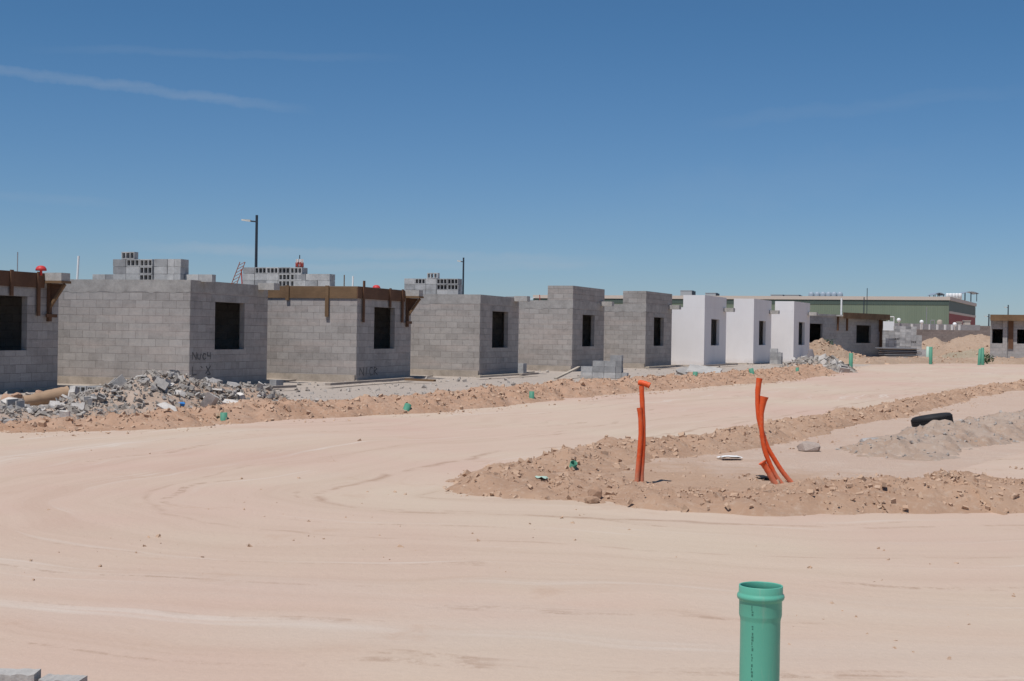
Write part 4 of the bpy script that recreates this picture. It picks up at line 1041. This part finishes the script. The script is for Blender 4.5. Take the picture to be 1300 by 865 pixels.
# ------------------------------------------------------------------ foreground kerb pieces at the lower left
def near_block(px0, px1, py, Z, hgt, dep, label, rz):
    a = at(px0, py, Z); b = at(px1, py, Z); l = (b - a).length; mid = (a + b) / 2; zb = plane(mid.y) - .01
    mb = MB(); n = 16; top = []
    r = random.Random(px0)
    # slightly chipped block: subdivided top edge
    vs = []; fs = []
    for i in range(n + 1):
        x = -l / 2 + l * i / n
        j = r.uniform(-.004, .004); k = r.uniform(0, .007)
        vs += [(x, dep / 2 + r.uniform(-.003, .003), 0), (x, dep / 2 + j, mid.z - zb - k * .4), (x, -dep / 2 + j, mid.z - zb - k), (x, -dep / 2 - .002 + r.uniform(-.003, .003), 0)]
    for i in range(n):
        o_ = i * 4
        for k in range(3): fs.append((o_ + k, o_ + k + 1, o_ + 5 + k, o_ + 4 + k))
    fs += [(0, 3, 2, 1), (n * 4, n * 4 + 1, n * 4 + 2, n * 4 + 3)]
    mb.add(vs, fs)
    o = mb.build('concrete_block', MT['slab'], None, (mid.x, mid.y, zb), rz); return tag(o, label, 'concrete block')
near_block(-70, 47, 852, 5.95, .2, .10, 'chipped grey block on the ground at the lower left corner', R(2))
near_block(54, 106, 860, 5.95, .2, .10, 'low grey block beside the chipped one, at the bottom edge', R(-6))

# ------------------------------------------------------------------ far houses across the crossing street
def far_house(a, b, label, wins, Hh=2.73, depth=7, form_range=None, mw='block_dim', stubs=(), recess=None):
    d = (b - a); L_ = math.hypot(d.x, d.y); ang = math.atan2(d.y, d.x)      # local x along the front, y to the back
    h = empty('house', (a.x, a.y, plane((a.y + b.y) / 2)), ang, label, 'house')
    mb = MB(); xs = sorted({0, L_, *[w[0] for w in wins], *[w[1] for w in wins]})
    for x0, x1 in zip(xs[:-1], xs[1:]):
        w = next((w for w in wins if w[0] <= x0 and x1 <= w[1]), None)
        if w: mb.box(x0, x1, 0, TH, 0, w[2]); mb.box(x0, x1, 0, TH, w[3], Hh)
        else: mb.box(x0, x1, 0, TH, 0, Hh)
    mb.box(0, TH, TH, depth, 0, Hh); mb.box(L_ - TH, L_, TH, depth, 0, Hh); mb.box(TH, L_ - TH, depth - TH, depth, 0, Hh)
    mb.build('wall', MT[mw], h)
    MB().box(-.05, L_ + .05, -.05, depth, Hh + .003, Hh + .13).build('roof', MT['slab'], h)
    MB().box(-.04, L_ + .04, -.04, depth, -.4, -.002).build('foundation', MT['found'], h)
    for (x0, x1) in wins and [(w[0] - .15, w[1] + .15) for w in wins]:
        MB().box(x0, x1, -.004, TH, 2.2, 2.34).build('lintel', MT['beam'], h) if False else None
    if form_range:
        x0, x1 = form_range
        MB().box(x0, x1, -.60, -.56, Hh - .12, Hh + .28).build('formwork_board', MT['wood'], h)
        MB().box(x0, x1, -.56, -.055, Hh + .02, Hh + .1).build('canopy', MT['slab'], h)
        for x_ in stubs: MB().box(x_ - .06, x_ + .06, -.10, -.005, Hh - .95, Hh - .005).build('batten', MT['wood_dark_shade'], h)
    return h
def xat(a, b, px):          # distance along a-b at a photo column
    d = b - a; k = (px - 650) / F
    # (a.x + t d.x) = k' (a.y + t d.y), small roll ignored
    return (k * a.y - a.x) / (d.x - k * d.y) * math.hypot(d.x, d.y)
a = at(1012, 455, 92.0); b = at(1120, 455, 102.0); a.z = b.z = 0
f1 = [xat(a, b, p) for p in (1027, 1044, 1087, 1105.5, 1060, 1119.5)]
HF = far_house(a, b, 'grey block house facing us across the road end, formwork on its right half', [(f1[0], f1[1], .95, 2.2), (f1[2], f1[3], .95, 2.2)], form_range=(f1[4], f1[5]), stubs=(f1[4] + .3, f1[4] + 1.7, f1[5] - .5), depth=6)
hl = HF.matrix_world
br = MB(); br.box(f1[5] - .55, f1[5] - .42, -.5, -.06, .0, 2.6); br.build('prop_and_shade_strip', MT['wood_dark_shade'], HF)
a2 = at(1256.5, 456, 95); b2 = at(1345, 457, 93.5); a2.z = b2.z = 0
f2 = [xat(a2, b2, p) for p in (1259, 1273, 1291, 1308)]
HG = far_house(a2, b2, 'grey block house with pale roof edge at the right edge of the photo', [(f2[0], f2[1], 1.1, 2.05), (f2[2], f2[3], 1.1, 2.05)], form_range=(.0, 4.6), stubs=(), depth=6)
c0 = xat(a2, b2, 1283)
MB().box(c0 - .16, c0 + .16, -.07, -.004, .75, 2.6).build('prop_and_shade_strip', MT['wood_dark_shade'], HG)  # dark strip painting the recess shade beside the pillar
MB().box(c0 - .5, c0 - .22, -.12, -.004, 0, 2.7).build('pillar', MT['block_dim'], HG)
# vent pipe on the far house, roof slab pieces
q = at(1068, 402, 97); rod('vent_pipe', (q.x, q.y, plane(97) + 2.85), (q.x, q.y, plane(97) + 4.0), .06, MT['white_pvc'], 'white vent pipe on the roof of the far house against the green warehouse', 'pipe')

# big block pile right of the far house
q = at(1121, 455, 97.5); q.z = plane(97)
lab = 'grey block in the big pile right of the far house'
stack(q, R(8), ['..SSSS', 'SSSSSS', 'SSSSSS', 'SSSSSSS', 'SSCSSSS', 'SSSSSCS', 'SSSSSSS', 'SSSSSSS', 'SSSSSSSS', 'SSSSSSSS', 'SSSSSSSS'], lab, 'blocks in the big pile right of the far house', 1)
q = at(1121, 414, 97.1); mb = MB(); mb.box(0, .75, -.05, 0, 0, .62); tag(mb.build('sheet', MT['plastic_white'], None, (q.x, q.y, q.z - .3), R(8)), 'pale sheet covering the top left of the big block pile', 'sheet')
# pile of formwork panels in front of it
q = gp(1122, 457.5); pp = empty('panel_pile', q, R(4), 'low dark pile of formwork panels before the big block pile', 'panel pile')
for i in range(2): MB().box(.15 + i * 1.7, .3 + i * 1.7, 0, 1.0, 0, .2).build('bearer', MT['wood_dark_shade'], pp)
for i in range(5):
    o_ = random.uniform(-.1, .1)
    MB().box(o_, 2.25 + o_, -.05, 1.1, .2 + i * .115, .2 + i * .115 + .05).build('panel', MT['metal_grey'] if i % 2 else MT['wood_grey'], pp)
    if i < 4:
        MB().box(.08 + random.random() * .2, 2.0 + random.random() * .2, .04, 1.05, .251 + i * .115, .314 + i * .115).build('gap_shade', MT['metal_dark'], pp)  # dark core painted in for the shade in the gaps between panels
MB().box(-.15, 2.0, -.15, 1.2, .715, .78).build('panel', MT['metal_grey'], pp)
mb = MB()
for k in range(3): mb.box(-1.0 + k * .8, -.45 + k * .8, 0, .5, 0, .07)
q = gp(1146, 459); 
for k, (dx, lab) in enumerate(((-1.2, 'pale broken slab on the ground left of the panel pile front'), (-.3, 'pale broken slab on the ground before the panel pile'), (.5, 'darker broken slab before the right end of the panel pile'))):
    slab_chunk('slab', Vector((q.x + dx, q.y + k * .1, q.z + .06)), .8, .5, .09, (.05, .05, k), MT['slab'] if k < 2 else MT['found'], lab, 60 + k)
q = gp(1267, 460); slab_chunk('slab', Vector((q.x, q.y, q.z + .1)), 1.0, .7, .14, (.1, .05, .4), MT['found'], 'tan flat slab lying at the foot of the house at the right edge', 71)

# mounds
heap('dirt_mound', at(1043, 455, 84)[:2], 2.4, 2.0, 1.5, MT['soil_tan'], 'orange tan dirt mound between the farthest white house and the far house', 51, power=.85)
heap('dirt_mound', at(1068, 458, 86)[:2], 2.6, 1.6, .75, MT['soil_tan'], 'low tan dirt mound before the far house', 52)
heap('dirt_mound', at(1186, 440, 116)[:2], 3.4, 3, 1.5, MT['soil_tan'], 'tan mound beyond the big block pile', 53)
heap('dirt_mound', at(1209, 440, 120)[:2], 2.6, 2.6, 1.25, MT['soil_grey'], 'greyish gravel mound between two tan mounds', 54)
heap('dirt_mound', at(1248, 440, 108)[:2], 4.6, 4.5, 2.1, MT['soil_tan'], 'largest tan mound, beside the house at the right edge', 55, power=.8)
heap('dirt_mound', at(1238, 450, 98)[:2], 3.4, 2.2, .9, soil_mat('olive_spoil', (.30, .25, .18), (.38, .31, .23), (.42, .34, .27)), 'low olive brown mound behind the pair of green pipes', 56)
heap('dirt_mound', at(1285, 458, 88)[:2], 4.5, 1.6, .35, MT['soil_tan'], 'low strip of loose earth before the house at the right edge', 57)
P = np.concatenate(HEAP_P); sz = .025 * (7 ** (rng.random(len(P)) ** 2.4))
tag(stones('soil_clods', P, sz, MT['stone'], (.4, .8), True), 'lumps of earth lying on the far dirt mounds', 'clods', kind='stuff')
# sack by the white wall
q = gp(1029, 459.5); mb = MB(); mb.lathe([(.001, .72), (.10, .70), (.14, .6), (.17, .45), (.24, .3), (.27, .12), (.25, 0), (.001, 0)], 14)
o = tag(mb.build('sack', MT['sack'], None, q, uv=False), 'dark sack standing by the corner of the farthest white house', 'sack'); o.scale = (1, .8, 1)
def weed(loc, R_, H_, n, label):
    mb = MB(); r = random.Random(int(loc[0] * 10))
    for i in range(n):
        a = r.uniform(0, 6.28); d = r.uniform(.2, 1) * R_; z = r.uniform(.1, 1) * H_; c = Vector((d * math.cos(a) * .8, d * math.sin(a) * .8, z))
        l = r.uniform(.06, .14); ax = Vector((r.uniform(-1, 1), r.uniform(-1, 1), r.uniform(-.3, 1))).normalized(); sd_ = ax.cross(Vector((0, 0, 1))).normalized() * l * .35
        mb.add([c - ax * l, c + sd_, c + ax * l, c - sd_], [(0, 1, 2, 3)])
    for i in range(10):
        a = r.uniform(0, 6.28); mb.bar((0, 0, -.05), (R_ * .7 * math.cos(a), R_ * .7 * math.sin(a), H_ * .8), .015, .015)
    return tag(mb.build('weed', MT['leaf'], None, loc, uv=False), label, 'plant')
weed(gp(1253, 461), .5, .5, 160, 'small green weed at the corner of the house at the right edge')
weed(at(1050, 450, 89.5), .55, .95, 220, 'dark green shrub behind the orange tan mound')

# ------------------------------------------------------------------ far walls, warehouse, lamps
def far_wall(px0, px1, Z0, Z1, ytop, material, label, posts=None):
    a = at(px0, 430, Z0); b = at(px1, 430, Z1); ang = math.atan2(b.y - a.y, b.x - a.x); L_ = math.hypot(b.x - a.x, b.y - a.y)
    zt = at((px0 + px1) / 2, ytop, (Z0 + Z1) / 2).z
    w = empty('block_wall', (a.x, a.y, 0), ang, label, 'wall')
    MB().box(0, L_, 0, .2, -.5, zt).build('wall_blocks', MT[material], w)
    for p in posts or ():
        t_ = (p - px0) / (px1 - px0) * L_
        MB().box(t_ - .11, t_ + .11, -.12, -.003, -.5, zt - .05).build('post', MT['whitep'], w)
    return w
far_wall(1120, 1275, 135, 135, 419, 'block_far', 'brown unfinished block wall behind the dirt mounds')
far_wall(1120, 1244, 150, 156, 411.5, 'block_far2', 'grey block wall with white posts in front of the warehouse', (1156, 1168, 1178.5, 1188, 1198, 1207, 1216.5))
far_wall(1240, 1268, 170, 170, 414, 'block_far', 'dark brown wall right of the warehouse, behind the largest mound')
# wall-top globe lights, boxes and frames
for px, py, lab in ((1141, 406.5, 'white globe over the big block pile'), (1170, 409, 'white globe on the wall below the green warehouse side'), (1212, 412, 'white globe on the wall below the red warehouse side')):
    q = at(px, py, 151); mb = MB(); mb.lathe([(.001, .22), (.12, .19), (.19, .11), (.22, 0), (.19, -.11), (.12, -.19), (.05, -.22), (.05, -1.2), (.001, -1.2)], 16)
    tag(mb.build('globe', MT['plastic_white'], None, q, uv=False), lab, 'globe')
for px0, px1, y0, y1, lab, m_ in ((1224.5, 1232, 408, 414, 'pinkish service box above the wall before the red warehouse side', 'wh_cream'), (1216.5, 1221, 409.5, 413, 'small pinkish box above the wall, left of the bigger one', 'wh_cream'), (1190.5, 1197.5, 406, 412, 'rounded beige tank above the wall at the warehouse corner', 'found')):
    a = at(px0, y1, 160); b = at(px1, y0, 160); mb = MB(); w_ = b.x - a.x
    if m_ == 'found': mb.lathe([(.001, b.z - a.z), (w_ * .3, (b.z - a.z) * .95), (w_ * .5, (b.z - a.z) * .7), (w_ * .5, -1.5), (.001, -1.5)], 20, 0, Matrix.Translation((w_ / 2, .3, 0)))
    else: mb.box(0, w_, 0, .6, -2, b.z - a.z); mb.box(-.06, w_ + .06, -.06, .66, b.z - a.z + .003, b.z - a.z + .08)
    tag(mb.build('tank' if m_ == 'found' else 'service_box', MT[m_], None, a), lab, 'tank' if m_ == 'found' else 'box')
for px0, px1, y0, y1, Z_, lab in ((1128.5, 1135, 402.5, 410, 140, 'white pipe frame above the big block pile'), (1181.5, 1186.5, 407, 413, 152, 'grey pipe frame above the wall before the green warehouse')):
    a = at(px0, y1, Z_); b = at(px1, y0, Z_); mb = MB(); w_ = b.x - a.x; h_ = b.z - a.z
    mb.tube([(0, 0, -3), (0, 0, h_)], .05, 6); mb.tube([(w_, 0, -3), (w_, 0, h_)], .05, 6); mb.tube([(0, 0, h_), (w_, 0, h_)], .05, 6)
    tag(mb.build('hoop', MT['whitep'] if Z_ == 140 else MT['metal_grey'], None, a, uv=False), lab, 'pipe hoop')

# warehouse: corner nearest us, long green side to the left, green and red end to the right
P0 = at(1204, 430, 220); P0.z = 0
e1 = Vector((-47.8, 21, 0)).normalized()
ang = math.atan2(-e1.y, -e1.x)       # local -x runs along the long side
zt = at(1204, 383, 220).z
wh = empty('warehouse', P0, ang, 'huge green warehouse with a red lower end wall behind the white houses', 'warehouse')
LW = 70; D = 40
MB().box(-LW, 0, 0, .3, -1, zt).build('long_wall', MT['wh_green'], wh)
zs0 = at(1204, 398, 220).z; zs1 = at(1204, 395, 220).z
MB().box(-.3, -.003, .303, D, -1, zs0).build('end_wall', MT['wh_red'], wh)
MB().box(-.3, .08, .303, D, zs0 + .003, zs1).build('stripe', MT['wh_cream'], wh)
MB().box(-.3, -.003, .303, D, zs1 + .003, zt).build('end_wall', MT['wh_dgreen'], wh)
MB().box(-LW, .18, -.16, D, zt + .20, zt + .75).build('roof', MT['wh_cream'], wh)
MB().box(-LW, -.02, -.02, D - .1, zt + .003, zt + .197).build('eave_shade', MT['wh_dgreen'], wh)  # this band and the next paint the shadow under the eave
MB().box(-LW, -.01, -.05, -.003, zt - .55, zt - .003).build('eave_shade', MT['wh_dgreen'], wh)
def on_roof(px, py, yb):    # x along the long side at a photo column
    d = ray(px, py); o = P0
    # solve EYE + d t = P0 - ex*s + ey*yb in plan
    ex = Vector((math.cos(ang), math.sin(ang), 0)); ey = Vector((-math.sin(ang), math.cos(ang), 0)); o = P0 + ey * yb
    A = np.array([[d.x, -ex.x], [d.y, -ex.y]]); t_, s_ = np.linalg.solve(A, np.array([o.x, o.y])); q = EYE + d * t_
    return s_, q
for px in (1030, 1037.5, 1045, 1052, 1059, 1066.5):
    s_, q = on_roof(px, 373, 6); mb = MB(); mb.lathe([(.001, .42), (.25, .38), (.42, .22), (.48, 0), (.48, -1.2), (.001, -1.2)], 12)
    ex = P0 + Vector((math.cos(ang), math.sin(ang), 0)) * s_ + Vector((-math.sin(ang), math.cos(ang), 0)) * 6
    tag(mb.build('roof_ventilator', MT['skylight'], None, (ex.x, ex.y, q.z - .1), uv=False), 'round blue grey ventilator in the row of six on the warehouse roof', 'ventilator', 'ventilators in a row on the warehouse roof')
for px, w_, h_, yt, lab in ((871, 2.0, .62, 369.3, 'grey roof unit above the first white house, left'), (902, 1.8, .4, 372.3, 'low grey roof unit above the first white house, right'), (986, 2.0, .2, 374.6, 'flat roof unit behind the gap of the last white houses, left'), (1005, 2.4, .2, 374.8, 'flat roof unit behind the gap of the last white houses, right')):
    s_, q = on_roof(px, yt, 3); mb = MB(); mb.box(-w_ / 2, w_ / 2, 0, 1.5, -1.3, 0); mb.box(w_ / 2 + .003, w_ / 2 + .3, .2, 1.3, -1.3, -.06, 1)
    mb.box(-w_ / 2 - .05, w_ / 2, -.05, 1.55, .003, .06)
    tag(mb.build('roof_unit', [MT['roofgrey'], MT['metal_dark']], None, q, ang), lab, 'roof unit')
# rooftop shelters at the warehouse corner
def shelter(px0, px1, ytop, Z_, label):
    a = at(px0, ytop, Z_); b = at(px1, ytop, Z_); w_ = b.x - a.x; zr = zt + .75
    s_ = empty('roof_shelter', (a.x, a.y, zr), 0, label, 'shelter'); H_ = a.z - zr
    mb = MB(); n = 8; vs = []; fs = []
    for i in range(n + 1):
        t_ = i / n; z_ = H_ - .35 * (2 * t_ - 1) ** 2
        vs += [(w_ * t_, 0, z_), (w_ * t_, 3.5, z_), (w_ * t_, 0, z_ - .1), (w_ * t_, 3.5, z_ - .1)]
    for i in range(n):
        o_ = i * 4; fs += [(o_, o_ + 4, o_ + 5, o_ + 1), (o_ + 2, o_ + 3, o_ + 7, o_ + 6), (o_, o_ + 2, o_ + 6, o_ + 4), (o_ + 1, o_ + 5, o_ + 7, o_ + 3)]
    fs += [(0, 1, 3, 2), (n * 4, n * 4 + 2, n * 4 + 3, n * 4 + 1)]
    mb.add(vs, fs); mb.build('shelter_roof', MT['skylight'], s_)
    for x_ in (.12, .5, .88):
        for y_ in (.2, 3.2): MB().tube([(w_ * x_, y_, 0), (w_ * x_, y_, H_ - .12 - .35 * (2 * x_ - 1) ** 2)], .06, 6).build('post', MT['metal_dark'], s_)
    return s_
shelter(1186, 1200, 371.3, 226, 'small curved roof shelter on the warehouse, left of the white tanks')
shelter(1223, 1243, 369.8, 244, 'larger curved roof shelter at the right end of the warehouse roof')
for i, px in enumerate((1203, 1207, 1211, 1215, 1219)):
    q = at(px, 372.5, 232); mb = MB(); hh = q.z - (zt + .75); mb.lathe([(.001, hh), (.22, hh - .03), (.27, hh - .15), (.27, 0), (.001, 0)], 16)
    tag(mb.build('roof_tank', MT['plastic_white'], None, (q.x, q.y, zt + .753), uv=False), 'white tank in the row between the two roof shelters', 'tank', 'white tanks on the warehouse roof')

def street_lamp(px, ytop, Z_, arm_px, label, m_='metal_dark', r=.085):
    top = at(px, ytop, Z_); zb = plane(top.y) - .2; H_ = top.z - zb
    s_ = empty('street_lamp', (top.x, top.y, zb), 0, label, 'street lamp', 'street lamps')
    MB().tube([(0, 0, 0), (0, 0, H_ * .5), (0, 0, H_)], [r * 1.15, r, r * .85], 10).build('pole', MT[m_], s_, uv=False)
    MB().box(-.2, .2, -.2, .2, 0, .25).build('base', MT['beam'], s_)
    k = Z_ / F * arm_px
    MB().tube([(0, 0, H_ - .25), (-k * .45, 0, H_ - .22)], .04, 8).build('arm', MT[m_], s_, uv=False)
    mb = MB(); mb.add([(-k * .4, -.12, H_ - .26), (-k, -.16, H_ - .2), (-k, .16, H_ - .2), (-k * .4, .12, H_ - .26), (-k * .4, -.12, H_ - .15), (-k, -.14, H_ - .13), (-k, .14, H_ - .13), (-k * .4, .12, H_ - .15)],
        [(0, 1, 2, 3), (7, 6, 5, 4), (0, 4, 5, 1), (1, 5, 6, 2), (2, 6, 7, 3), (3, 7, 4, 0)]); mb.build('lamp_head', MT['lamp'], s_)
    MB().tube([(0, 0, H_), (0, 0, H_ + .12)], r * .9, 8).build('finial', MT[m_], s_, uv=False)
    return s_
street_lamp(326, 276, 80, 19, 'nearer street lamp, rising behind the roofs at the left')
street_lamp(588.5, 329, 122, 8, 'farther street lamp, rising right of a block stack in the middle')
street_lamp(1280, 388.5, 190, 5, 'small distant street lamp over the roof of the house at the right edge')
street_lamp(1255.5, 400, 200, 6, 'tiny distant street lamp between the warehouse and the house at the right edge', r=.1)
for px, yt, lab in ((1097, 377.5, 'thin dark pole before the green warehouse, left one of two'), (1101, 366, 'tall thin dark pole before the green warehouse, right one of two'), (1176.5, 390, 'grey lamp post before the green warehouse wall')):
    q = at(px, yt, 205); rod('pole', (q.x, q.y, plane(150) - .2), q, .05 if px > 1100 else .07, MT['metal_dark'] if px < 1150 else MT['metal_grey'], lab, 'pole')

# telecom mast far behind
Zm = 500; top = at(380.5, 324, Zm); zb = 0
mm = empty('telecom_mast', (top.x, top.y, zb), 0, 'red and white telecom mast far behind the block stacks', 'mast')
H_ = top.z; nb = 9
for i in range(nb):
    z0, z1 = (H_ - 2.5) * i / nb, (H_ - 2.5) * (i + 1) / nb; w0 = 1.5 - 1.0 * i / nb; w1 = 1.5 - 1.0 * (i + 1) / nb; mb = MB()
    for sx, sy in ((-1, -1), (1, -1), (1, 1), (-1, 1)):
        mb.bar((sx * w0, sy * w0, z0), (sx * w1, sy * w1, z1), .22, .22)
    for (s0, s1) in (((-1, -1), (1, -1)), ((1, -1), (1, 1)), ((1, 1), (-1, 1)), ((-1, 1), (-1, -1))):
        mb.bar((s0[0] * w0, s0[1] * w0, z0), (s1[0] * w1, s1[1] * w1, z1), .14, .14); mb.bar((s0[0] * w1, s0[1] * w1, z1), (s1[0] * w1, s1[1] * w1, z1), .12, .12)
    mb.build('mast_section', MT['redw'] if i % 2 == 0 else MT['whitep'], mm)
MB().bar((0, 0, H_ - 3), (0, 0, H_), .3, .3).build('spire', MT['metal_dark'], mm)
for zc, rr, m_ in ((H_ - 3.4, 1.35, 'redw'), (H_ - 2.2, 1.2, 'whitep')):
    for k in range(9):
        a = 2 * math.pi * k / 9; MB().box(rr - .1, rr + .1, -.16, .16, zc - .75, zc + .75, 0, Matrix.Rotation(a, 4, 'Z')).build('antenna_panel', MT[m_], mm)
mb = MB(); mb.lathe([(.3, H_ - 4.3), (1.5, H_ - 4.3), (1.5, H_ - 4.15), (.3, H_ - 4.15)], 12, closed=True); mb.build('platform', MT['metal_dark'], mm)
